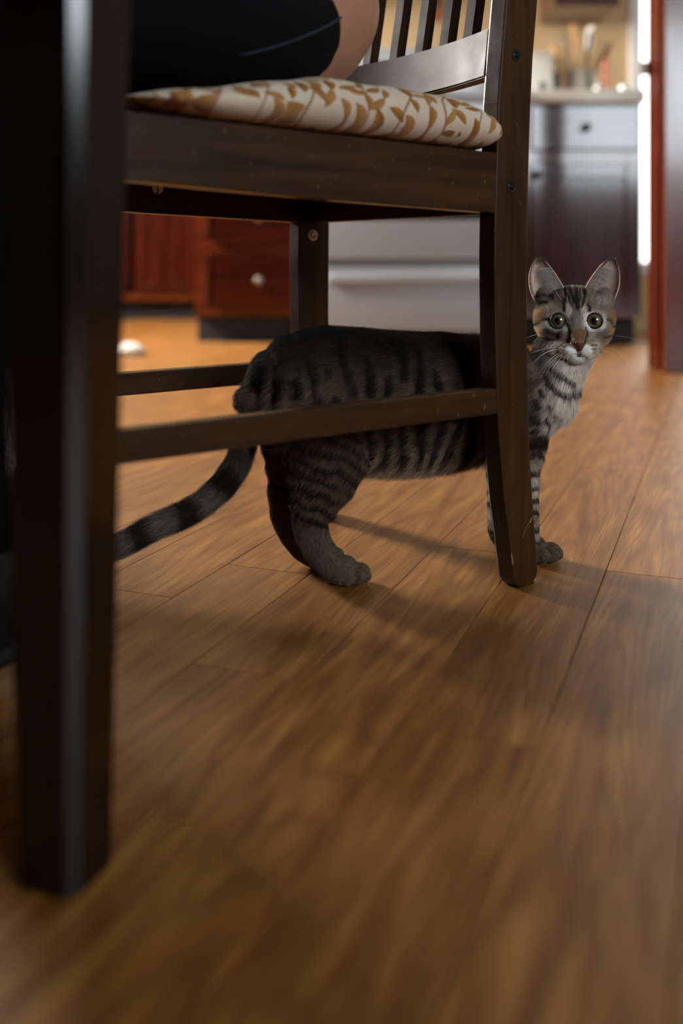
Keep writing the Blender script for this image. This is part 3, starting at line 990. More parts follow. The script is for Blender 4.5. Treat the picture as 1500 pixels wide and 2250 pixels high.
def table_leg(x, y):
    bm = bmesh.new()
    prs = [(0.0005, 0.0190), (0.10, 0.0205), (0.45, 0.0262), (0.62, 0.0280), (0.715, 0.0280)]
    loops = []
    ch = 0.0062                                   # flat chamfer along the corners
    prs = [(0.0005, prs[0][1] - 0.003), (0.0035, prs[0][1])] + prs[1:]
    for z, hw in prs:
        k = hw - ch
        loops.append([bm.verts.new((x + a, y + b, z)) for a, b in ((-k, -hw), (k, -hw), (hw, -k), (hw, k), (k, hw), (-k, hw), (-hw, k), (-hw, -k))])
    for a, b in zip(loops[:-1], loops[1:]):
        for i in range(8): bm.faces.new((a[i], a[(i + 1) % 8], b[(i + 1) % 8], b[i]))
    bm.faces.new(loops[0][::-1]); bm.faces.new(loops[-1])
    es = [e for e in bm.edges if abs(e.verts[0].co.z - e.verts[1].co.z) > 0.01]
    me = bpy.data.meshes.new('leg'); bm.to_mesh(me); bm.free()
    me.polygons.foreach_set('use_smooth', [True] * len(me.polygons)); me.set_sharp_from_angle(angle=R(30))
    return link('leg', me, M_TABLE, tb)
for lx, ly in ((0, 0), (TL, 0), (0, TWd), (TL, TWd)):
    table_leg(lx, ly)
MB().box((0.024, -0.012, 0.625), (TL - 0.024, 0.010, 0.715), 0.002).build('apron', M_TABLEH, tb)
MB().box((0.024, TWd - 0.010, 0.625), (TL - 0.024, TWd + 0.012, 0.715), 0.002).build('apron', M_TABLEH, tb)
MB().box((-0.012, 0.024, 0.625), (0.010, TWd - 0.024, 0.715), 0.002).build('apron', M_TABLEH, tb)
MB().box((TL - 0.010, 0.024, 0.625), (TL + 0.012, TWd - 0.024, 0.715), 0.002).build('apron', M_TABLEH, tb)
MB().box((-0.06, -0.06, 0.716), (TL + 0.06, TWd + 0.06, 0.745), 0.006, 3).build('tabletop', M_TABLEH, tb, True)

# ------------------------------------------------------------------ person on the chair
def fuse(mb, voxel, smooth_it, name):
    """overlapping volumes -> one continuous skin"""
    me = mb.mesh('tmp')
    o = bpy.data.objects.new('tmp', me); COL.objects.link(o)
    r = o.modifiers.new('r', 'REMESH'); r.mode = 'VOXEL'; r.voxel_size = voxel; r.use_smooth_shade = True
    s = o.modifiers.new('s', 'SMOOTH'); s.factor = 0.5; s.iterations = smooth_it
    out = bpy.data.meshes.new_from_object(o.evaluated_get(bpy.context.evaluated_depsgraph_get()))
    bpy.data.objects.remove(o); bpy.data.meshes.remove(me)
    out.name = name
    out.polygons.foreach_set('use_smooth', [True] * len(out.polygons))
    return out

M_SKIN = plain('skin', srgb(166, 122, 100), 0.55, 0.4, var=0.06, nscale=25)
M_DENIM = plain('black_denim', srgb(9, 10, 14), 0.92, 0.15, var=0.3, nscale=300, bump=0.1)
M_SHIRT = plain('black_jersey', srgb(12, 12, 14), 0.95, 0.1, var=0.15)
M_SEAM = plain('denim_seam', srgb(40, 48, 56), 0.9, 0.2)
M_HAIR = plain('brown_hair', srgb(46, 30, 20), 0.5, 0.4, var=0.4, nscale=120)
M_SHOE = plain('black_canvas', srgb(14, 13, 13), 0.8, var=0.2)

person = empty('person', CHM @ Vector((-0.022, 0, 0)), CH_RZ)
tag(person, 'person in black jeans with a bare lower back sitting on the chair', 'person')
PC = 0.175                                    # middle of the seat
b = MB()
# chair coordinates: -x forward, y across, z up
b.limb([((-0.190, PC, 0.555), 0.098, 0.150), ((-0.205, PC, 0.63), 0.092, 0.146), ((-0.165, PC, 0.74), 0.085, 0.130), ((-0.160, PC, 0.86), 0.092, 0.142), ((-0.175, PC, 0.97), 0.085, 0.160), ((-0.180, PC, 1.02), 0.06, 0.13)], (0, 1, 0))
b.ball((-0.168, PC - 0.065, 0.532), (0.104, 0.096, 0.074)); b.ball((-0.168, PC + 0.065, 0.532), (0.104, 0.096, 0.074))
b.limb([((-0.185, PC, 1.03), 0.05, 0.05), ((-0.200, PC, 1.13), 0.045, 0.045)], (0, 1, 0))
b.ball((-0.215, PC, 1.215), (0.092, 0.074, 0.112)); b.ball((-0.245, PC, 1.165), (0.062, 0.052, 0.065)); b.ball((-0.311, PC, 1.195), (0.016, 0.011, 0.016))
b.ball((-0.205, PC - 0.076, 1.205), (0.018, 0.008, 0.028)); b.ball((-0.205, PC + 0.076, 1.205), (0.018, 0.008, 0.028))
for s in (-1, 1):
    b.limb([((-0.18, PC + s * 0.150, 0.985), 0.05, 0.048), ((-0.25, PC + s * 0.185, 0.86), 0.042, 0.042), ((-0.33, PC + s * 0.195, 0.79), 0.038, 0.038)], (0, 1, 0))
    b.limb([((-0.33, PC + s * 0.195, 0.79), 0.037, 0.037), ((-0.46, PC + s * 0.13, 0.785), 0.030, 0.030), ((-0.55, PC + s * 0.07, 0.775), 0.024, 0.026)], (0, 1, 0))
    b.ball((-0.60, PC + s * 0.045, 0.770), (0.045, 0.036, 0.016))
    for k in range(4):
        y = PC + s * (0.045 + (k - 1.5) * 0.019)
        b.limb([((-0.630, y, 0.770), 0.0095, 0.0095), ((-0.665, y, 0.772), 0.009, 0.009), ((-0.695 + 0.008 * abs(k - 1.3), y, 0.762), 0.0075, 0.008)], (0, 1, 0), 10)
    b.limb([((-0.585, PC + s * 0.015, 0.768), 0.011, 0.011), ((-0.625, PC + s * -0.012, 0.764), 0.0095, 0.0095), ((-0.645, PC + s * -0.016, 0.760), 0.008, 0.008)], (0, 1, 0), 10)
    b.limb([((-0.14, PC + s * 0.085, 0.548), 0.075, 0.075), ((-0.34, PC + s * 0.10, 0.540), 0.064, 0.066), ((-0.50, PC + s * 0.105, 0.520), 0.05, 0.05)], (0, 1, 0))
    b.limb([((-0.485, PC + s * 0.105, 0.510), 0.047, 0.047), ((-0.455, PC + s * 0.105, 0.33), 0.042, 0.042), ((-0.440, PC + s * 0.105, 0.16), 0.030, 0.030), ((-0.44, PC + s * 0.105, 0.11), 0.03, 0.03)], (0, 1, 0))
bodyme = fuse(b, 0.006, 6, 'body')
link('body', bodyme, M_SKIN, person)
j = MB()
j.ball((-0.345, PC, 0.600), (0.135, 0.172, 0.125))
j.ball((-0.214, PC - 0.07, 0.522), (0.118, 0.108, 0.070)); j.ball((-0.214, PC + 0.07, 0.522), (0.118, 0.108, 0.070))
for s in (-1, 1):
    j.limb([((-0.255, PC + s * 0.088, 0.548), 0.090, 0.090), ((-0.34, PC + s * 0.10, 0.542), 0.079, 0.080), ((-0.50, PC + s * 0.105, 0.520), 0.063, 0.063)], (0, 1, 0))
    j.limb([((-0.480, PC + s * 0.105, 0.515), 0.066, 0.064), ((-0.452, PC + s * 0.105, 0.33), 0.062, 0.060), ((-0.430, PC + s * 0.105, 0.15), 0.052, 0.052)], (0, 1, 0))
jn = link('jeans', fuse(j, 0.006, 6, 'jeans'), M_DENIM, person)
sh = MB()
sh.limb([((-0.165, PC, 0.668), 0.118, 0.170), ((-0.165, PC, 0.74), 0.105, 0.155), ((-0.170, PC, 0.86), 0.108, 0.160), ((-0.178, PC, 0.97), 0.098, 0.178), ((-0.182, PC, 1.015), 0.07, 0.14)], (0, 1, 0))
for s in (-1, 1):
    sh.limb([((-0.18, PC + s * 0.155, 0.985), 0.062, 0.060), ((-0.25, PC + s * 0.187, 0.865), 0.054, 0.054)], (0, 1, 0))
link('shirt', fuse(sh, 0.008, 6, 'shirt'), M_SHIRT, person)
hr = MB()
hr.ball((-0.190, PC, 1.245), (0.102, 0.086, 0.100)); hr.limb([((-0.120, PC, 1.23), 0.05, 0.07), ((-0.095, PC, 1.10), 0.04, 0.06), ((-0.090, PC, 1.02), 0.025, 0.05)], (0, 1, 0))
link('hair', fuse(hr, 0.008, 5, 'hair'), M_HAIR, person)
for s in (-1, 1):
    sb = MB()
    sb.limb([((-0.425, PC + s * 0.105, 0.094), 0.040, 0.038), ((-0.49, PC + s * 0.105, 0.078), 0.040, 0.042), ((-0.57, PC + s * 0.105, 0.040), 0.030, 0.045), ((-0.615, PC + s * 0.105, 0.030), 0.025, 0.036)], (0, 1, 0))
    so = link('shoe', fuse(sb, 0.005, 5, 'shoe'), M_SHOE, person)
    MB().prism([(-0.648, 0.0008), (-0.56, 0.0008), (-0.40, 0.040), (-0.398, 0.056), (-0.56, 0.016), (-0.648, 0.016)], PC + s * 0.105 - 0.042, PC + s * 0.105 + 0.042, 0.008, 3).build('sole', M_SHOE, so, True)
# hip seam on the near side, laid on the denim
dbvh = BVHTree.FromPolygons([v.co for v in jn.data.vertices], [p.vertices[:] for p in jn.data.polygons])
pts = []
for f in np.linspace(0, 1, 16):
    q = Vector((-0.245 + 0.135 * f, PC - 0.30, 0.482 + 0.065 * f ** 1.3))
    hit = dbvh.ray_cast(q, Vector((0, 1, 0)))
    if hit[0] is not None: pts.append(hit[0] + Vector((0, -0.0005, 0)))
if len(pts) > 3: link('seam', tube_mesh('seam', pts, 0.0013, 0.0013), M_SEAM, jn)

# ------------------------------------------------------------------ cat
CAT0 = Vector((0.06, 1.03, 0.0))
cat = empty('cat', CAT0)
tag(cat, 'grey brown tabby cat with spotted flank standing behind the chair leg, looking out', 'cat')
AX = Vector((0.957, 0.290, 0)).normalized()          # body axis, tail to chest
LAT = Vector((-AX.y, AX.x, 0))                        # away from the viewer
mm = 0.001


def ymid(px): return 1.005 + (px - 720.0) / 440.0 * 0.066


def rpx(n, Y=1.03): return n * Y / FPX

cb_ = MB()
bones = []      # (p0, p1, radius, flow, hair length, lift, kind)

# trunk: column px, top row, bottom row, half width (m)
trunk = [(553, 845, 915, 0.020), (574, 806, 960, 0.032), (604, 770, 995, 0.043), (648, 738, 1010, 0.050), (710, 719, 1020, 0.054), (800, 725, 1032, 0.056),
         (880, 731, 1037, 0.057), (960, 733, 1029, 0.056), (1040, 738, 1014, 0.053), (1100, 747, 996, 0.050), (1132, 775, 965, 0.044)]
pts = []
for px, t_, b_, hw in trunk:
    Y = ymid(px)
    pts.append((at(px, (t_ + b_) / 2, Y), rpx((b_ - t_) / 2, Y), hw))
cb_.limb(pts, LAT, 36)
for a, b in zip(pts[:-1], pts[1:]):
    bones.append((a[0], b[0], (a[1] + b[1]) / 2, -AX * 1.0 + Vector((0, 0, -0.45)), 0.0092, 0.28, 'body'))
cb_.ball(at(594, 872, 0.992), (0.030, 0.030, 0.031)); cb_.ball(at(617, 838, 0.996), (0.034, 0.038, 0.034))
# chest and neck
YN = 1.068
neck = [(at(1120, 865, 1.062), 0.050, 0.046), (at(1165, 872, 1.062), 0.045, 0.042), (at(1200, 848, 1.062), 0.0355, 0.035), (at(1226, 802, 1.062), 0.029, 0.031), (at(1246, 755, 1.066), 0.030, 0.034)]
cb_.limb(neck, LAT, 30)
for a, b in zip(neck[:-1], neck[1:]):
    bones.append((a[0], b[0], (a[1] + b[1]) / 2, Vector((-0.45, 0.1, -0.9)), 0.0085, 0.30, 'neck'))
cb_.ball(at(1197, 874, 1.058), (0.034, 0.036, 0.034))
# shoulder
cb_.ball(at(1130, 880, 1.035), (0.036, 0.024, 0.062), M=Matrix.Rotation(R(-12), 4, 'Y'))
# hind legs (near, then the far one a hip width away)
HIP_W = 0.057
hind = [((700, 890), 0.047, 0.026), ((716, 960), 0.0475, 0.028), ((716, 1010), 0.043, 0.0265), ((706, 1060), 0.0345, 0.023), ((690, 1108), 0.0245, 0.0185), ((681, 1150), 0.0175, 0.0148),
        ((692, 1192), 0.0158, 0.0132), ((716, 1228), 0.0150, 0.0138), ((742, 1250), 0.0140, 0.0158), ((762, 1259), 0.0125, 0.0170)]


PAWS = []


def paw(c, fwd, lat, w, parent_mb):
    """four toes fanned at the front of a paw; c is the ball of the foot on the floor"""
    PAWS.append((np.array(c), np.array(fwd), np.array(lat), w))
    for i, (lx, fx) in enumerate(((-1.0, 0.001), (-0.34, 0.008), (0.34, 0.008), (1.0, 0.001))):
        p = c + lat * (lx * w) + fwd * fx
        parent_mb.ball(p + Vector((0, 0, 0.0088)), (0.0108, 0.0045, 0.0084), 16, Matrix.Rotation(math.atan2(fwd.y, fwd.x), 4, 'Z'))


for far in (0, 1):
    off = LAT * (HIP_W * far) - AX * (0.009 * far)
    pp = []
    for (px, py), rn, rl in hind:
        p = at(px, py, 0.975) + off
        pp.append((p, rn, rl))
    cb_.limb(pp, LAT, 26)
    for i, (a, b) in enumerate(zip(pp[:-1], pp[1:])):
        k = 'thigh' if i < 4 else ('shank' if i < 7 else 'paw')
        fl_ = (b[0] - a[0]).normalized()
        if i < 3: fl_ = Vector((-0.5, -0.15, -0.85))
        bones.append((a[0], b[0], (a[1] + b[1]) / 2, fl_, (0.010, 0.009, 0.008, 0.007, 0.006, 0.005, 0.0042, 0.0032, 0.0022)[i], 0.25, k))
    ball = at(775, 1281, 0.975) + off
    ball.z = 0.0012
    fw = Vector((0.80, -0.60, 0)).normalized()
    paw(ball, fw, Vector((-fw.y, fw.x, 0)), 0.0132, cb_)
    cb_.ball(ball + Vector((0, 0, 0.0125)) - fw * 0.011, (0.0145, 0.0150, 0.0118))
# front legs
front = [((1128, 915), 0.036, 0.024), ((1150, 962), 0.0265, 0.022), ((1158, 1005), 0.0175, 0.0165), ((1160, 1045), 0.0112, 0.0118), ((1161, 1110), 0.0102, 0.0108), ((1162, 1165), 0.0102, 0.0110), ((1166, 1200), 0.0112, 0.0125), ((1180, 1219), 0.0108, 0.0140)]
for far in (0, 1):
    off = LAT * (0.055 * far) - AX * (0.010 * far)
    pp = []
    for (px, py), rn, rl in front:
        pp.append((at(px, py, 1.046) + off, rn, rl))
    cb_.limb(pp, LAT, 24)
    for i, (a, b) in enumerate(zip(pp[:-1], pp[1:])):
        bones.append((a[0], b[0], (a[1] + b[1]) / 2, (b[0] - a[0]).normalized(), (0.009, 0.007, 0.0055, 0.0045, 0.0042, 0.0036, 0.0022)[i], 0.24, 'fore' if i < 6 else 'paw'))
    ball = at(1198, 1236, 1.046) + off
    ball.z = 0.0012
    fw = Vector((0.78, -0.62, 0)).normalized()
    paw(ball, fw, Vector((-fw.y, fw.x, 0)), 0.0124, cb_)
    cb_.ball(ball + Vector((0, 0, 0.0118)) - fw * 0.012, (0.0130, 0.0138, 0.0112))
# tail
tail = [((604, 856), 0.0140, 1.000), ((570, 876), 0.0140, 0.990), ((553, 915), 0.0132, 0.985), ((541, 960), 0.0122, 0.98), ((521, 1020), 0.0122, 0.975), ((480, 1076), 0.0120, 0.97), ((420, 1122), 0.0118, 0.962), ((345, 1156), 0.0114, 0.955), ((268, 1196), 0.0108, 0.948), ((190, 1222), 0.0098, 0.942), ((120, 1236), 0.008, 0.938)]
tp = [(at(px, py, Y), r, r) for (px, py), r, Y in tail]
cb_.limb(tp, LAT, 18)
tail_len = [0.0]
for a, b in zip(tp[:-1], tp[1:]):
    tail_len.append(tail_len[-1] + (b[0] - a[0]).length)
for i, (a, b) in enumerate(zip(tp[:-1], tp[1:])):
    bones.append((a[0], b[0], (a[1] + b[1]) / 2, (b[0] - a[0]).normalized(), 0.012 if i > 0 else 0.016, 0.22, 'tail%d' % i))

# head: x to the viewer's right, y up, z out of the face; origin between the eyes
HO = at(1266, 708, 1.035)
hz = (Vector((0, 0, CAM_H)) - HO).normalized()
hz = Matrix.Rotation(R(4), 3, 'Z') @ hz
hz = (hz + Vector((0, 0, -0.03))).normalized()
hx = Vector((0, 0, 1)).cross(hz).normalized()
hx = -hx if hx.x < 0 else hx
hy = hz.cross(hx).normalized()
HM = Matrix(((hx.x, hy.x, hz.x, HO.x), (hx.y, hy.y, hz.y, HO.y), (hx.z, hy.z, hz.z, HO.z), (0, 0, 0, 1)))
HR = HM.to_3x3()


def hp(x, y, z): return HM @ Vector((x * mm, y * mm, z * mm))


def hball(c, r, n=28, rot=None):
    cb_.ball(hp(*c), tuple(q * mm for q in r), n, HR @ rot if rot is not None else HR)

hball((0, 3, -33), (42.5, 35, 37))                 # skull
hball((0, 16, -24), (27, 21, 26))                # forehead
for s in (-1, 1):
    hball((s * 18.5, -8, -22), (19.5, 19.5, 23))    # cheeks
    hball((s * 18, 10, -12), (13, 10, 12))       # brow
    hball((s * 18, -9, -9), (12, 9, 11))         # under the eye
    hball((s * 8.2, -29, 8.5), (10.5, 8.2, 10))  # whisker pads
    hball((s * 14, -27, -2), (12, 10, 12))
    hball((s * 10.5, -14, 0), (8, 10, 8))
    hball((s * 30, 24, -30), (11, 12, 13))       # ear bases
hball((0, -36.0, 5.5), (10, 6.5, 9))             # chin
hball((0, -30, -8), (19, 13, 20))                # jaw
for f in np.linspace(0, 1, 6):                   # bridge of the nose
    hball((0, 6 - 26 * f, -4.0 + 19.5 * f ** 1.1), (9.5 - 2.6 * f, 8 - 2 * f, 9 - 2.5 * f), 20)
bones.append((HO - hz * 0.03, HO - hz * 0.031, 0.040, Vector((0, 0, -1)), 0.006, 0.3, 'head'))
bones.append((hp(0, -22, 6), hp(0, -23, 8), 0.014, Vector((0, 0, -1)), 0.004, 0.3, 'head'))

cat_me = fuse(cb_, 0.0016, 5, 'body')
nv = len(cat_me.vertices)
CO = np.empty(nv * 3, np.float32); cat_me.vertices.foreach_get('co', CO); CO = CO.reshape(-1, 3).astype(np.float64)
CO[:, 2] = np.maximum(CO[:, 2], 0.0006)
HRn = np.array(HR); HOn = np.array(HO)


def to_head(P): return (P - HOn) @ HRn / mm          # mm in head frame

EYES = [(-18.3, 1.2), (18.5, 1.6)]
H = to_head(CO)
# eye sockets: press the skin back where the eyeballs sit
for ex, ey in EYES:
    d = np.hypot(H[:, 0] - ex, H[:, 1] - ey)
    m = (H[:, 2] > -30) & (d < 11)
    push = np.where(m, 4.5 * np.clip(1 - (d / 10.5) ** 3, 0, 1), 0)
    CO -= (push * mm)[:, None] * np.array(hz)[None, :]
# grooves between the toes
for pc, pf, pl_, pw in PAWS:
    d = CO - pc
    a, l = d @ pf, d @ pl_
    m = (a > -0.007) & (a < 0.03) & (np.abs(l) < 0.022) & (CO[:, 2] < 0.024)
    g = sum(np.exp(-((l - q * pw) / 0.0011) ** 2) for q in (-0.67, 0.0, 0.67))
    amt = np.where(m, g * np.clip((a + 0.007) / 0.009, 0, 1), 0)
    CO -= (amt * 0.0030)[:, None] * pf[None, :]
    CO[:, 2] -= amt * 0.0016
CO[:, 2] = np.maximum(CO[:, 2], 0.0006)
# mouth: a shallow groove under the whisker pads
H = to_head(CO)
for (x0, y0, x1, y1) in ((0, -29.5, 0, -33.5), (0, -33.5, -9, -35.0), (0, -33.5, 8, -34.6)):
    dx, dy = x1 - x0, y1 - y0
    t_ = np.clip(((H[:, 0] - x0) * dx + (H[:, 1] - y0) * dy) / (dx * dx + dy * dy), 0, 1)
    d = np.hypot(H[:, 0] - x0 - t_ * dx, H[:, 1] - y0 - t_ * dy)
    push = np.where((H[:, 2] > -8), 1.6 * np.exp(-(d / 1.5) ** 2), 0)
    CO -= (push * mm)[:, None] * np.array(hz)[None, :]
cat_me.vertices.foreach_set('co', CO.astype(np.float32).ravel())
cat_me.update()

# ---- noise and colour of the coat
def vnoise(P, seed=0):
    """smooth value noise, P (n,3) in cells"""
    I = np.floor(P).astype(np.int64); f = P - I
    f = f * f * (3 - 2 * f)
    def hsh(i, j, k):
        n = (i * 73856093) ^ (j * 19349663) ^ (k * 83492791) ^ (seed * 2654435761)
        n = (n ^ (n >> 13)) * 1274126177
        n = n & 0x7fffffff
        n = (n ^ (n >> 16)) & 0xffff
        return n / 65535.0
    r = 0
    for di in (0, 1):
        for dj in (0, 1):
            for dk in (0, 1):
                w = (f[:, 0] if di else 1 - f[:, 0]) * (f[:, 1] if dj else 1 - f[:, 1]) * (f[:, 2] if dk else 1 - f[:, 2])
                r = r + w * hsh(I[:, 0] + di, I[:, 1] + dj, I[:, 2] + dk)
    return r


def sst(a, b, x):
    t_ = np.clip((x - a) / (b - a), 0, 1)
    return t_ * t_ * (3 - 2 * t_)


def lin(r, g, b): return np.array(srgb(r, g, b)[:3])


def mixc(c, col, f): return c * (1 - f)[:, None] + np.asarray(col) * f[:, None]


def stroke(X, Y, pts, w, soft=0.35):
    """mask of a painted line of width w"""
    best = np.full(len(X), 1e9)
    for (x0, y0), (x1, y1) in zip(pts[:-1], pts[1:]):
        dx, dy = x1 - x0, y1 - y0
        t_ = np.clip(((X - x0) * dx + (Y - y0) * dy) / max(dx * dx + dy * dy, 1e-9), 0, 1)
        best = np.minimum(best, np.hypot(X - x0 - t_ * dx, Y - y0 - t_ * dy))
    return 1 - sst(w * 0.5 * (1 - soft), w * 0.5 * (1 + soft), best)

BP0 = np.array([b[0][:] for b in bones]); BP1 = np.array([b[1][:] for b in bones])
BRD = np.array([b[2] for b in bones])


def nearest_bone(P):
    best = np.full(len(P), 1e9); idx = np.zeros(len(P), int); tt = np.zeros(len(P))
    for i in range(len(bones)):
        d = BP1[i] - BP0[i]
        t_ = np.clip(((P - BP0[i]) @ d) / max(d @ d, 1e-12), 0, 1)
        q = np.linalg.norm(P - BP0[i] - t_[:, None] * d, axis=1) - BRD[i]
        m = q < best
        best[m] = q[m]; idx[m] = i; tt[m] = t_[m]
    return idx, tt

KIND = [b[6] for b in bones]
BLACK, DARK, AGOUTI = lin(16, 13, 11), lin(52, 45, 38), lin(128, 115, 99)
TAN, BELLY, PALE, WHITE = lin(158, 116, 74), lin(160, 136, 112), lin(240, 229, 214), lin(240, 237, 233)


def coat(P):
    """colour of the coat at points of the skin (linear rgb)"""
    idx, tt = nearest_bone(P)
    n = len(P)
    n1 = vnoise(P * 60, 1); n2 = vnoise(P * 140, 2); n3 = vnoise(P * 330, 3)
    s = (P - np.array(CAT0)) @ np.array(AX)
    z = P[:, 2]
    kind = np.array([0 if KIND[i] == 'body' else 1 if KIND[i] == 'neck' else 2 if KIND[i] == 'thigh' else 3 if KIND[i] == 'shank' else 4 if KIND[i] == 'paw' else 5 if KIND[i] == 'fore' else 6 if KIND[i].startswith('tail') else 7 for i in idx])
    C = np.tile(AGOUTI, (n, 1))
    Xp = P[:, 0] / P[:, 1] * FPX + 750.0
    kind[(kind == 0) & (Xp > 1140)] = 1
    # trunk: dark saddle, vertical broken stripes and spots, paler belly
    m = kind == 0
    base = mixc(np.tile(AGOUTI * np.array([[0.47, 0.42, 0.36]]), (n, 1)), DARK * 0.40, sst(0.165, 0.235, z + 0.02 * (n1 - 0.5)))
    base = mixc(base, BELLY, sst(0.135, 0.105, z + 0.02 * (n1 - 0.5)))
    ph = s / 0.0178 + 1.1 * (vnoise(P * np.array([[28, 28, 18]]), 31) - 0.5) + 0.25 * (n2 - 0.5)
    st_ = sst(-0.4, 0.2, np.sin(2 * np.pi * ph))
    brk = sst(0.30, 0.52, vnoise(np.stack([s * 55, P[:, 1] * 20, z * 62], 1), 5))
    low = sst(0.19, 0.16, z)
    f = st_ * np.maximum(brk, low * 0.9) * sst(0.100, 0.118, z)
    spine = sst(0.236, 0.246, z)
    base = mixc(base, BLACK, np.clip(f * 0.98, 0, 1))
    base = mixc(base, BLACK * 1.2, spine * 0.8)
    C[m] = base[m]
    trunk_c = base
    # thigh and shank: slanting bars
    m = (kind == 2)
    q = (0.42 * s + 0.91 * z)
    ph = q / 0.0128 + 0.8 * (n1 - 0.5)
    f = sst(-0.3, 0.25, np.sin(2 * np.pi * ph)) * sst(0.25, 0.42, vnoise(P * 45, 9) + 0.12)
    base = mixc(np.tile(AGOUTI * np.array([[0.47, 0.41, 0.34]]), (n, 1)), DARK * 0.45, sst(0.13, 0.20, z))
    base = mixc(base, BLACK, f * 0.97)
    up = sst(0.142, 0.172, z + 0.03 * (n1 - 0.5))
    base = base * (1 - up)[:, None] + trunk_c * up[:, None]
    C[m] = base[m]
    m = kind == 3
    f = sst(0.2, 0.7, np.sin(2 * np.pi * (z / 0.020 + 1.0 * (n1 - 0.5)))) * sst(0.045, 0.075, z)
    base = mixc(np.tile(AGOUTI * 0.42, (n, 1)), BLACK, f * 0.7)
    C[m] = base[m]
    m = kind == 4
    C[m] = (np.tile(lin(98, 86, 72), (n, 1)) * (0.85 + 0.3 * n1)[:, None])[m]
    # forelegs: pale inside, black bars
    m = kind == 5
    Xp = P[:, 0] / P[:, 1] * FPX + 750.0
    Zp = HORIZON + (CAM_H - z) / 1.046 * FPX
    base = mixc(np.tile(AGOUTI * 1.0, (n, 1)), PALE, sst(0.0, 0.5, n1 - 0.25) * 0.5)
    f = sst(0.1, 0.6, np.sin(2 * np.pi * (z / 0.0155 + 0.9 * (n1 - 0.5)))) * sst(0.30, 0.55, n2 + 0.08)
    f = np.maximum(f, 1 - sst(0.006, 0.009, np.abs(z - 0.128 + 0.006 * (n1 - 0.5))))
    base = mixc(base, BLACK, f * 0.92)
    C[m] = base[m]
    # tail rings
    m = kind == 6
    ti = np.array([int(k[4:]) if k.startswith('tail') else 0 for k in KIND])[idx]
    L = np.array(tail_len)
    tl = L[ti] + tt * (L[np.minimum(ti + 1, len(L) - 1)] - L[ti])
    f = sst(-0.25, 0.35, np.sin(2 * np.pi * (tl / 0.047 + 0.12 * n1)))
    base = mixc(np.tile(lin(96, 88, 78), (n, 1)), BLACK, np.maximum(f, sst(0.09, 0.03, tl) * 0.92) * 0.93)
    C[m] = base[m]
    # neck and chest: pale front, necklaces and spots
    m = kind == 1
    col = 1180 + 0 * Xp
    front_ = sst(1182, 1234, Xp + 22 * (n1 - 0.5) + (Zp - 860) * 0.15)
    base = mixc(mixc(np.tile(AGOUTI * 0.7, (n, 1)), BLACK * 1.6, 0.55 * sst(0.4, 0.6, n2)), PALE, front_)
    f = np.zeros(n)
    for pts_, w in (([(1206, 806), (1222, 817), (1240, 828), (1260, 840)], 13), ([(1196, 822), (1212, 846), (1230, 860), (1250, 868), (1278, 857)], 15),
                    ([(1178, 876), (1184, 886)], 13), ([(1174, 908), (1180, 916)], 18), ([(1202, 914), (1206, 926)], 11), ([(1219, 908), (1232, 918)], 9),
                    ([(1186, 852), (1192, 862)], 11), ([(1166, 940), (1180, 936)], 12), ([(1205, 884), (1213, 892)], 8)):
        f = np.maximum(f, stroke(Xp + 5 * (n2 - 0.5), Zp + 5 * (n3 - 0.5), pts_, w, 0.5))
    base = mixc(base, BLACK, f * 0.93)
    C[m] = base[m]
    # head
    m = kind == 7
    Hh = to_head(P)
    cx = (116 + 2.114 * Hh[:, 0]) * 6.818 + 14 * (n3 - 0.5)
    cy = (158 - 2.114 * Hh[:, 1]) * 6.818 + 14 * (n2 - 0.5)
    g = np.tile(lin(126, 115, 102), (n, 1))
    def patch(g, x, y, rx, ry, c, amt=1.0):
        d = np.hypot((cx - x) / rx, (cy - y) / ry)
        return mixc(g, c, amt * (1 - sst(0.55, 1.1, d)))
    g = patch(g, 230, 1000, 130, 170, TAN * 0.8, 0.75); g = patch(g, 1330, 1000, 110, 170, TAN * 0.8, 0.55)
    g = patch(g, 260, 1260, 130, 90, TAN * 1.15, 0.9); g = patch(g, 1310, 1250, 110, 110, TAN * 1.1, 0.8)
    g = patch(g, 530, 1080, 210, 180, WHITE * 0.85, 0.85); g = patch(g, 1055, 1070, 200, 180, WHITE * 0.85, 0.8)
    g = patch(g, 450, 1240, 190, 85, lin(84, 78, 72), 0.8); g = patch(g, 1150, 1240, 150, 80, lin(104, 96, 88), 0.75)
    g = patch(g, 790, 1010, 110, 170, lin(122, 116, 110), 0.9)
    g = patch(g, 820, 1270, 110, 130, lin(112, 78, 54), 0.95)
    g = patch(g, 680, 900, 60, 120, PALE * 0.8, 0.6); g = patch(g, 900, 920, 50, 120, PALE * 0.8, 0.6)
    g = patch(g, 480, 1450, 170, 100, lin(168, 158, 148), 0.8); g = patch(g, 1130, 1430, 170, 100, lin(170, 156, 140), 0.8)
    g = patch(g, 715, 1490, 120, 95, WHITE * 0.85, 0.95); g = patch(g, 915, 1475, 115, 90, WHITE * 0.85, 0.95)
    g = patch(g, 830, 1680, 330, 130, WHITE * 0.93, 0.97)
    g = patch(g, 560, 1640, 200, 110, PALE, 0.6); g = patch(g, 1080, 1600, 180, 100, PALE, 0.7)
    g = patch(g, 820, 1580, 210, 95, WHITE * 0.9, 0.75)
    g = patch(g, 1200, 760, 130, 90, lin(150, 146, 142), 0.7)
    def dark(g, pts_, w, amt=0.94, c=BLACK):
        return mixc(g, c, amt * stroke(cx, cy, pts_, w, 0.45))
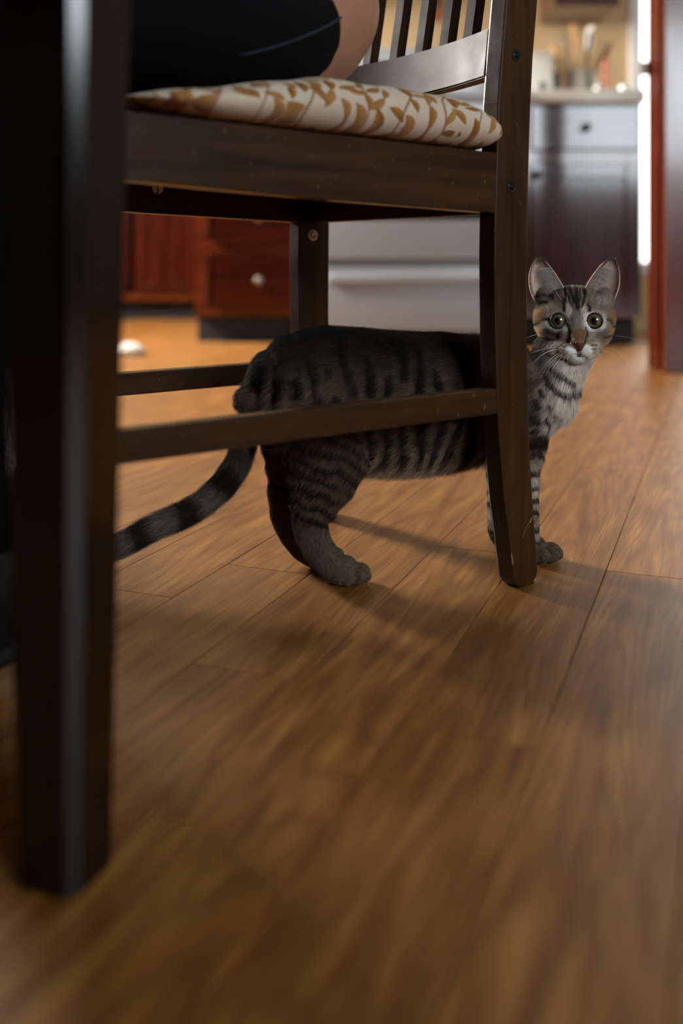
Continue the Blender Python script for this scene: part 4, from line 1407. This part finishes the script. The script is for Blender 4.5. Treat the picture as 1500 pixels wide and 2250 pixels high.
    for pts_, w, a in (([(700, 560), (735, 700), (760, 780)], 56, 0.9), ([(800, 520), (800, 700), (800, 880)], 62, 0.9), ([(680, 700), (705, 790), (735, 860)], 30, 0.95),
                       ([(905, 560), (915, 700), (870, 850)], 34, 0.95), ([(650, 540), (640, 700), (615, 880), (612, 905)], 44, 0.95), ([(945, 560), (935, 690)], 40, 0.85),
                       ([(955, 830), (985, 905)], 54, 0.97), ([(860, 540), (855, 660), (840, 760)], 26, 0.8), ([(190, 880), (270, 830), (350, 800)], 70, 0.9), ([(200, 720), (330, 690), (450, 700)], 62, 0.75),
                       ([(410, 1040), (330, 1050), (270, 1090), (180, 1180)], 42, 0.96), ([(1245, 1035), (1310, 1075), (1345, 1140), (1380, 1180)], 36, 0.94),
                       ([(210, 1335), (300, 1335), (420, 1330)], 44, 0.85), ([(240, 1400), (340, 1430)], 40, 0.7), ([(1190, 1300), (1300, 1290), (1360, 1260)], 34, 0.7),
                       ([(655, 1110), (690, 1200), (700, 1330), (716, 1380)], 24, 0.85), ([(925, 1160), (940, 1230), (930, 1290)], 34, 0.8), ([(920, 1300), (905, 1380)], 30, 0.6),
                       ([(560, 1420), (630, 1435)], 18, 0.85), ([(550, 1475), (650, 1500)], 16, 0.7), ([(985, 1415), (1070, 1408)], 18, 0.85), ([(985, 1465), (1060, 1462)], 15, 0.75),
                       ([(350, 1190), (430, 1250), (520, 1275)], 34, 0.6),
                       ([(825, 1510), (825, 1565)], 16, 0.9), ([(690, 1592), (760, 1580), (825, 1568), (880, 1578), (935, 1580)], 15, 0.9)):
        g = dark(g, pts_, w, a)
    back = Hh[:, 2] < -44
    g[back] = mixc(np.tile(AGOUTI * 0.6, (n, 1)), BLACK, sst(0.35, 0.6, n2))[back]
    C[m] = g[m] * 1.5
    C *= (0.86 + 0.28 * n3)[:, None]
    return np.clip(C, 0.002, 1), idx, tt, kind

cols, _, _, _ = coat(CO)
ca = cat_me.color_attributes.new('coat', 'FLOAT_COLOR', 'POINT')
ca.data.foreach_set('color', np.concatenate([cols, np.ones((nv, 1))], 1).astype(np.float32).ravel())


def coat_mat(name, hair):
    t = NT(name)
    a = t.n('ShaderNodeAttribute', attribute_name='coat')
    t.lk(a.outputs['Color'], t.p.inputs['Base Color'])
    t.p.inputs['Roughness'].default_value = 0.55 if hair else 0.8
    t.p.inputs['Specular IOR Level'].default_value = 0.2 if hair else 0.1
    return t.m
M_COAT = coat_mat('tabby_coat', False)
M_FUR = coat_mat('tabby_fur', True)
cat_me.materials.clear()
cat_me.materials.append(M_COAT)
body_bvh = BVHTree.FromPolygons([Vector(v) for v in CO], [p.vertices[:] for p in cat_me.polygons])
cat_body = link('body', cat_me, None, cat)
cat_body.location = -CAT0

# ---- eyes
def eye_mat():
    t = NT('olive_eye')
    sp = t.n('ShaderNodeSeparateXYZ'); t.lk(t.coord(), sp.inputs[0])
    x, y = t.math('DIVIDE', sp.outputs[0], 0.0088), t.math('DIVIDE', sp.outputs[1], 0.0088)
    r = t.math('SQRT', t.math('ADD', t.math('MULTIPLY', x, x), t.math('MULTIPLY', y, y)))
    rp = t.math('SQRT', t.math('ADD', t.math('MULTIPLY', t.math('MULTIPLY', x, x), 1.25), t.math('MULTIPLY', y, y)))
    n_ = t.noise(t.coord(), 900, 3)
    iris = t.ramp(t.math('ADD', r, t.math('MULTIPLY', t.math('SUBTRACT', n_, 0.5), 0.25)), [(0.28, srgb(64, 62, 40)), (0.55, srgb(92, 90, 60)), (0.78, srgb(58, 57, 38)), (0.86, srgb(20, 20, 12))])
    pup = t.ramp(rp, [(0.42, (1, 1, 1, 1)), (0.47, (0, 0, 0, 1))])
    t.lk(t.mix(pup, iris, (0.002, 0.002, 0.002, 1)), t.p.inputs['Base Color'])
    t.p.inputs['Roughness'].default_value = 0.25
    t.p.inputs['Coat Weight'].default_value = 1.0
    t.p.inputs['Coat Roughness'].default_value = 0.01
    t.p.inputs['Coat IOR'].default_value = 1.5
    return t.m
M_EYE = eye_mat()
M_LID = plain('black_eyelid', srgb(12, 10, 9), 0.35)
M_NOSE = plain('brick_nose_leather', srgb(92, 54, 42), 0.55, var=0.25, nscale=600, bump=0.3)
M_WHISK = plain('white_whisker', srgb(226, 220, 212), 0.4)
ER = 9.2
for ex, ey in EYES:
    zs = []
    for k in range(12):
        a = 2 * math.pi * k / 12
        hit = body_bvh.ray_cast(hp(ex + 8.6 * math.cos(a), ey + 8.6 * math.sin(a), 60), -hz)
        if hit[0] is not None: zs.append(to_head(np.array([hit[0][:]]))[0][2])
    zr = float(np.median(zs))
    # the eyeball's visible disc (radius 7.6) meets the lids at zr + 0.4
    zc = zr + 1.2 - math.sqrt(ER ** 2 - 7.6 ** 2)
    # turn each eye a little to its own side, as the lids do
    look = (Vector((0, 0, CAM_H)) - hp(ex, ey, zc)).normalized()
    q = look.to_track_quat('Z', 'Y').to_matrix()
    em = MB().ball((0, 0, 0), ER * mm, 40).mesh('eye')
    eo = link('eye', em, M_EYE, cat)
    eo.location = hp(ex, ey, zc) - CAT0
    eo.rotation_euler = q.to_euler()
    eo['label'] = 'olive green eye with a dark round pupil'
    # lid: black rim following the opening, drawn to a point at the inner corner
    V, F = [], []
    n, k2 = 40, 8
    sgn = 1 if ex > 0 else -1
    for i in range(n):
        a = 2 * math.pi * i / n
        ux, uy = math.cos(a), math.sin(a)
        inner = max(0, math.cos(a - (math.pi + 0.6 if sgn > 0 else -0.6)))     # towards the nose, low
        rad = 7.75 + 2.2 * inner ** 10
        for j_ in range(k2):
            b2 = 2 * math.pi * j_ / k2
            rr = rad + 0.95 * math.cos(b2)
            zz = zr + 1.15 - 0.8 * inner ** 10 + 1.0 * math.sin(b2)
            V.append(hp(ex + ux * rr, ey + uy * rr, zz) - CAT0)
    for i in range(n):
        for j_ in range(k2):
            F.append((i * k2 + j_, i * k2 + (j_ + 1) % k2, ((i + 1) % n) * k2 + (j_ + 1) % k2, ((i + 1) % n) * k2 + j_))
    link('eyelid', mesh_from('eyelid', V, F, True), M_LID, cat)

# ---- nose leather: a small shield with nostrils
def surf_z(x, y):
    hit = body_bvh.ray_cast(hp(x, y, 60), -hz)
    return to_head(np.array([hit[0][:]]))[0][2] if hit[0] is not None else 10.0
V, F = [], []
nr, ncol = 9, 11
for i in range(nr):
    v = i / (nr - 1)
    y = -19.8 - 8.6 * v
    hw = 4.5 * (1 - v) ** 0.75 * (1 - 0.25 * (1 - v) ** 6) + 0.7
    for j_ in range(ncol):
        u = -1 + 2 * j_ / (ncol - 1)
        x = 2.0 + u * hw
        V.append(hp(x, y, surf_z(x * 0.92, y) + 0.9 * (1 - u * u) + 0.25) - CAT0)
for i in range(nr - 1):
    for j_ in range(ncol - 1):
        F.append((i * ncol + j_, i * ncol + j_ + 1, (i + 1) * ncol + j_ + 1, (i + 1) * ncol + j_))
nm = mesh_from('nose', V, F, True)
no = link('nose', nm, M_NOSE, cat)
sd = no.modifiers.new('t', 'SOLIDIFY'); sd.thickness = 0.0012; sd.offset = -1
no['label'] = 'brick red nose leather with a black rim'
for s in (-1, 1):
    pts_ = [hp(2.0 + s * a, b2, surf_z(2.0 + s * a, b2) + c) - CAT0 for a, b2, c in ((6.2, -19.6, 0.5), (5.0, -21.4, 0.8), (3.2, -24.0, 0.9), (1.2, -27.2, 0.9))]
    link('nostril', tube_mesh('nostril', pts_, 0.0009, 0.0006, 8), M_LID, no)

# ---- ears
EAR_SKIN = lin(150, 116, 108)
def ear(side):
    """shell between the inner and outer edge curves, cupped away from the viewer"""
    if side < 0:
        inner = [(-12, 36, -20), (-16.5, 44, -21), (-22, 53, -23), (-29, 62, -26), (-35.5, 66, -28)]
        outer = [(-42, 22, -24), (-46.5, 34, -22), (-47.5, 47, -23), (-45, 58, -26), (-39.5, 65.6, -28)]
    else:
        inner = [(11, 36, -20), (16, 45, -21), (22.5, 54, -23), (30, 62.5, -26), (38, 66.4, -28)]
        outer = [(41, 24, -24), (45.0, 36, -22), (46, 48, -23), (45, 58, -26), (42, 65.4, -28)]
    nu_, nv_ = 22, 26
    def cr(P, t):
        t = t * (len(P) - 1); i = min(int(t), len(P) - 2); f = t - i
        p0, p1, p2, p3 = (np.array(P[max(i - 1, 0)], float), np.array(P[i], float), np.array(P[i + 1], float), np.array(P[min(i + 2, len(P) - 1)], float))
        return 0.5 * (2 * p1 + (p2 - p0) * f + (2 * p0 - 5 * p1 + 4 * p2 - p3) * f * f + (3 * p1 - p0 - 3 * p2 + p3) * f ** 3)
    V, F, COLR = [], [], []
    inn = []
    for i in range(nv_):
        t_ = i / (nv_ - 1)
        a, b2 = cr(inner, t_), cr(outer, t_)
        w = np.linalg.norm(b2 - a)
        for k in range(nu_):
            u = k / (nu_ - 1)
            p = a * (1 - u) + b2 * u
            cup = 4 * u * (1 - u)
            p = p + np.array([0, -1.0 * cup, -0.30 * w * cup * (0.75 + 0.25 * u)])
            V.append(p)
    for i in range(nv_ - 1):
        for k in range(nu_ - 1):
            f = (i * nu_ + k, i * nu_ + k + 1, (i + 1) * nu_ + k + 1, (i + 1) * nu_ + k)
            F.append(f[::-1] if side < 0 else f)
    G = np.array(V)
    return G, F, nu_, nv_, cr, inner, outer

t = NT('ear_skin')
geo = t.n('ShaderNodeNewGeometry')
nz = t.noise(t.coord(), 160, 3)
insd = t.mix(nz, srgb(196, 168, 158), srgb(222, 200, 192))
t.lk(t.mix(geo.outputs['Backfacing'], insd, insd), t.p.inputs['Base Color'])
t.p.inputs['Roughness'].default_value = 0.7
t.p.inputs['Subsurface Weight'].default_value = 0.35
t.p.inputs['Subsurface Radius'].default_value = (1.0, 0.35, 0.2)
t.p.inputs['Subsurface Scale'].default_value = 0.002
M_EAR = t.m
M_EARBACK = plain('ear_back_coat', srgb(74, 62, 50), 0.8, 0.1, var=0.3, nscale=300)

hair_pts, hair_cols, hair_rad = [], [], []     # filled by groups of equal point count


def add_hairs(roots, dirs, bend, length, col, rad, npt=4):
    """roots (n,3), start dirs, bend = direction added towards the tip"""
    n = len(roots)
    seg = np.linspace(0, 1, npt)
    out = np.empty((n, npt, 3))
    for k, f in enumerate(seg):
        out[:, k] = roots + dirs * (length * f)[:, None] + bend * (length * f * f)[:, None]
    hair_pts.append(out); hair_cols.append(col)
    hair_rad.append(np.broadcast_to(np.asarray(rad).reshape(-1, 1) * np.array([[1.0, 0.9, 0.65, 0.2]]), (n, 4)))

for side in (-1, 1):
    G, F, nu_, nv_, cr, inner, outer = ear(side)
    W = np.array([hp(*g)[:] for g in G])
    em = mesh_from('ear', W - np.array(CAT0), F, True)
    eo = link('ear', em, M_EAR, cat)
    em.materials.append(M_EARBACK)
    sd = eo.modifiers.new('t', 'SOLIDIFY'); sd.thickness = 0.0011; sd.offset = -1 if side < 0 else -1; sd.material_offset = 1; sd.material_offset_rim = 0
    grid = W.reshape(nv_, nu_, 3)
    # normals of the shell, pointing to the viewer side
    du = np.gradient(grid, axis=1); dv = np.gradient(grid, axis=0)
    N = np.cross(du, dv); N /= np.linalg.norm(N, axis=2)[:, :, None] + 1e-12
    N *= np.sign(N @ np.array(hz))[:, :, None]
    hxn, hyn, hzn = np.array(hx), np.array(hy), np.array(hz)
    # long pale tufts from the inner edge sweeping outwards
    def pick(m, ulo, uhi, vlo, vhi, seed):
        rg = np.random.default_rng(seed)
        u = rg.uniform(ulo, uhi, m) * (nu_ - 1); v = rg.uniform(vlo, vhi, m) * (nv_ - 1)
        i, k = np.minimum(v.astype(int), nv_ - 2), np.minimum(u.astype(int), nu_ - 2)
        fv, fu = (v - i)[:, None], (u - k)[:, None]
        p = grid[i, k] * (1 - fv) * (1 - fu) + grid[i + 1, k] * fv * (1 - fu) + grid[i, k + 1] * (1 - fv) * fu + grid[i + 1, k + 1] * fv * fu
        return p, N[i, k], u / (nu_ - 1), v / (nv_ - 1), rg
    p, nn, u, v, rg = pick(900, 0.0, 0.35, 0.02, 0.62, 5)
    m = len(p)
    d = side * hxn[None] * rg.uniform(0.7, 1.1, m)[:, None] + hyn[None] * rg.uniform(0.1, 0.55, m)[:, None] + nn * 0.35 + rg.normal(0, 0.12, (m, 3))
    d /= np.linalg.norm(d, axis=1)[:, None]
    cl = np.tile(lin(220, 210, 200), (m, 1)) * rg.uniform(0.45, 1.0, m)[:, None]
    add_hairs(p + nn * 0.0003, d, np.tile(-hyn * 0.45 + hzn * -0.15, (m, 1)), rg.uniform(0.006, 0.015, m), cl, 0.00005)
    # short dark-to-pale fur along both edges and the tip
    for (ul, uh, ck) in ((0.0, 0.16, lin(88, 78, 66)), (0.93, 1.0, lin(150, 130, 108))):
        p, nn, u, v, rg = pick(900, ul, uh, 0.0, 1.0, 8)
        m = len(p)
        d = hyn[None] * 0.8 + side * hxn[None] * (0.15 if ul < 0.5 else 0.3) + nn * 0.25 + rg.normal(0, 0.15, (m, 3))
        d /= np.linalg.norm(d, axis=1)[:, None]
        add_hairs(p + nn * 0.0002, d, np.zeros((m, 3)), rg.uniform(0.0015, 0.0035, m), np.tile(ck, (m, 1)) * rg.uniform(0.6, 1.3, m)[:, None], 0.00005)
    # down inside and on the back
    p, nn, u, v, rg = pick(2600, 0.05, 0.98, 0.0, 1.0, 9)
    m = len(p)
    d = hyn[None] * 0.7 + side * hxn[None] * 0.35 + nn * 0.3 + rg.normal(0, 0.15, (m, 3)); d /= np.linalg.norm(d, axis=1)[:, None]
    tipdark = sst(0.75, 1.0, v)[:, None]
    cc = np.tile(lin(206, 190, 180), (m, 1)) * (1 - tipdark) + lin(136, 122, 108) * tipdark
    add_hairs(p + nn * 0.0002, d, np.zeros((m, 3)), rg.uniform(0.0015, 0.003, m), cc * rg.uniform(0.6, 1.1, m)[:, None], 0.00004)
    p, nn, u, v, rg = pick(3500, 0.0, 1.0, 0.0, 1.0, 10)
    m = len(p)
    d = hyn[None] * 0.9 - nn * 0.35 + rg.normal(0, 0.15, (m, 3)); d /= np.linalg.norm(d, axis=1)[:, None]
    add_hairs(p - nn * 0.0013, d, np.zeros((m, 3)), rg.uniform(0.002, 0.004, m), np.tile(lin(70, 58, 46), (m, 1)) * rg.uniform(0.5, 1.3, m)[:, None], 0.00005)

# ---- coat of hair over the body
cat_me.calc_loop_triangles()
nt = len(cat_me.loop_triangles)
TRI = np.empty(nt * 3, np.int32); cat_me.loop_triangles.foreach_get('vertices', TRI); TRI = TRI.reshape(-1, 3)
A_, B_, C_ = CO[TRI[:, 0]], CO[TRI[:, 1]], CO[TRI[:, 2]]
cr_ = np.cross(B_ - A_, C_ - A_)
area = np.linalg.norm(cr_, axis=1) / 2
cen = (A_ + B_ + C_) / 3
tn = cr_ / (2 * area[:, None] + 1e-15)
hc = to_head(cen)
dens = np.ones(nt)
facing = ((np.array((0.0, 0, CAM_H)) - cen) * tn).sum(1)
dens[facing < -0.2] = 0.35
ishead = (np.abs(hc[:, 0]) < 52) & (hc[:, 1] > -42) & (hc[:, 1] < 60) & (hc[:, 2] > -45)
dens[ishead] *= 3.0
dens[cen[:, 2] < 0.03] *= 1.6
wgt = area * dens
NH = 190000
pick_ = np.searchsorted(np.cumsum(wgt) / wgt.sum(), RNG.random(NH)).clip(0, nt - 1)
r1, r2 = RNG.random(NH), RNG.random(NH)
fl_ = r1 + r2 > 1
r1[fl_], r2[fl_] = 1 - r1[fl_], 1 - r2[fl_]
ROOT = A_[pick_] + (B_ - A_)[pick_] * r1[:, None] + (C_ - A_)[pick_] * r2[:, None]
# smooth normals
VN = np.empty(nv * 3, np.float32); cat_me.vertices.foreach_get('normal', VN); VN = VN.reshape(-1, 3).astype(float)
w0 = 1 - r1 - r2
NRM = VN[TRI[pick_, 0]] * w0[:, None] + VN[TRI[pick_, 1]] * r1[:, None] + VN[TRI[pick_, 2]] * r2[:, None]
NRM /= np.linalg.norm(NRM, axis=1)[:, None] + 1e-12
HH = to_head(ROOT)
keep = np.ones(NH, bool)
for ex, ey in EYES:
    keep &= ~((np.hypot(HH[:, 0] - ex, HH[:, 1] - ey) < 8.7) & (HH[:, 2] > -25))
keep &= ~((np.abs(HH[:, 0] - 2) < 6.2 * np.clip((HH[:, 1] + 29.5) / 9.5, 0.1, 1)) & (HH[:, 1] < -19.6) & (HH[:, 1] > -28.8) & (HH[:, 2] > 5))
keep &= ROOT[:, 2] > 0.0012
ROOT, NRM, HH = ROOT[keep], NRM[keep], HH[keep]
colr, idx, tt, kind = coat(ROOT)
n = len(ROOT)
FLOW = np.array([Vector(b[3]).normalized()[:] for b in bones])[idx]
LEN = np.array([b[4] for b in bones])[idx]
LIFT = np.array([b[5] for b in bones])[idx]
# face: hair runs away from the nose
mh = kind == 7
away = np.stack([HH[:, 0] - 2.0, HH[:, 1] + 21.0, (HH[:, 2] - 17.0)], 1)
away /= np.linalg.norm(away, axis=1)[:, None] + 1e-9
FLOW[mh] = (away @ HRn.T)[mh]
dn = np.sqrt((HH[:, 0] - 2) ** 2 + (HH[:, 1] + 21) ** 2)
LEN[mh] = (0.0018 + 0.0030 * sst(8, 45, dn))[mh]
chk = mh & (HH[:, 1] < -8) & (np.abs(HH[:, 0]) > 22)
LEN[chk] += 0.0020
chin = mh & (HH[:, 1] < -34)
LEN[chin] = 0.0035
near_eye = mh & (np.minimum(np.hypot(HH[:, 0] - EYES[0][0], HH[:, 1] - EYES[0][1]), np.hypot(HH[:, 0] - EYES[1][0], HH[:, 1] - EYES[1][1])) < 12)
LEN[near_eye] *= 0.6
belly = (kind == 0) & (ROOT[:, 2] < 0.125)
LEN[belly] = 0.0145
LIFT[belly] = 0.75
# soften flow between regions by a little wander that is coherent in clumps
wand = np.stack([vnoise(ROOT * 120, 21), vnoise(ROOT * 120, 22), vnoise(ROOT * 120, 23)], 1) - 0.5
FLOW = FLOW + wand * 0.55
FLOW -= NRM * (FLOW * NRM).sum(1)[:, None]
FLOW /= np.linalg.norm(FLOW, axis=1)[:, None] + 1e-9
lift = LIFT * RNG.uniform(0.7, 1.5, n)
DIRS = FLOW + NRM * (lift * 1.7)[:, None] + RNG.normal(0, 0.09, (n, 3))
DIRS /= np.linalg.norm(DIRS, axis=1)[:, None]
LEN = LEN * RNG.uniform(0.6, 1.15, n)
tick = RNG.random(n)
br = np.where(tick > 0.84, np.where(mh, 1.5, 2.8), np.where(tick < 0.35, 0.5, 0.9)) * RNG.uniform(0.8, 1.2, n)
lowz = ROOT[:, 2] + DIRS[:, 2] * LEN < 0.001
LEN[lowz] *= 0.3
add_hairs(ROOT, DIRS, -NRM * 0.22 + FLOW * 0.12, LEN, np.clip(colr * br[:, None], 0.002, 1), np.where(mh, 0.000045, 0.00006))

ALLP = np.concatenate(hair_pts); ALLC = np.concatenate(hair_cols); ALLR = np.concatenate([r.reshape(-1, 4) for r in hair_rad])
ALLP = ALLP - np.array(CAT0)
ALLP[:, :, 2] = np.maximum(ALLP[:, :, 2], 0.0006)
hc_ = bpy.data.hair_curves.new('fur')
hc_.add_curves([4] * len(ALLP))
hc_.points.foreach_set('position', ALLP.astype(np.float32).ravel())
ra = hc_.attributes.get('radius') or hc_.attributes.new('radius', 'FLOAT', 'POINT')
ra.data.foreach_set('value', ALLR.astype(np.float32).ravel())
at_ = hc_.attributes.new('coat', 'FLOAT_COLOR', 'CURVE')
at_.data.foreach_set('color', np.concatenate([ALLC, np.ones((len(ALLC), 1))], 1).astype(np.float32).ravel())
hc_.materials.append(M_FUR)
fo = bpy.data.objects.new('fur', hc_); COL.objects.link(fo); fo.parent = cat
tag(fo, None, None, None, 'stuff')

# ---- whiskers
def whisker(x0, y0, x1, y1, sag, out, r=0.00016):
    """from a pad at face (x0,y0) to (x1,y1), bowed"""
    z0 = surf_z(x0, y0)
    pts_ = []
    for f in np.linspace(0, 1, 14):
        x = x0 + (x1 - x0) * f
        y = y0 + (y1 - y0) * f + sag * 4 * f * (1 - f)
        pts_.append(hp(x, y, z0 + out * math.sin(f * 1.7)) - CAT0)
    link('whisker', tube_mesh('whisker', pts_, r, r * 0.35, 5), M_WHISK, cat)


def f2h(cx, cy): return ((cx / 6.818 - 116) / 2.114, (158 - cy / 6.818) / 2.114)
for (ax_, ay_), (bx2, by2), sag in (((520, 1480), (60, 1800), 5.5), ((510, 1490), (75, 1760), 5.5), ((545, 1530), (215, 1860), 4), ((560, 1545), (250, 1900), 4), ((570, 1550), (330, 1850), 3), ((590, 1560), (365, 1905), 3.5),
                                    ((490, 1450), (60, 1570), 2), ((620, 1570), (550, 1720), 1.5), ((650, 1575), (640, 1700), 1), ((190, 1265), (45, 1310), 0.3),
                                    ((1130, 1465), (1500, 1600), 5), ((1110, 1480), (1500, 1750), 5), ((1060, 1540), (1320, 1780), 4), ((1050, 1560), (1230, 1909), 5.5), ((1085, 1545), (1255, 1860), 3.5), ((1200, 1500), (1290, 1660), 1.5), ((1340, 1268), (1640, 1320), 0.8),
                                    ((430, 510), (575, 750), -0.6), ((1150, 380), (1000, 760), 0.4), ((585, 600), (625, 720), 0.2)):
    a_, b2_ = f2h(ax_, ay_), f2h(bx2, by2)
    if ay_ < 700:
        # brow whiskers: rooted above the eye, reaching up
        whisker(b2_[0], b2_[1], a_[0], a_[1], sag, 6)
    else:
        whisker(a_[0], a_[1], b2_[0], b2_[1], sag, 7)
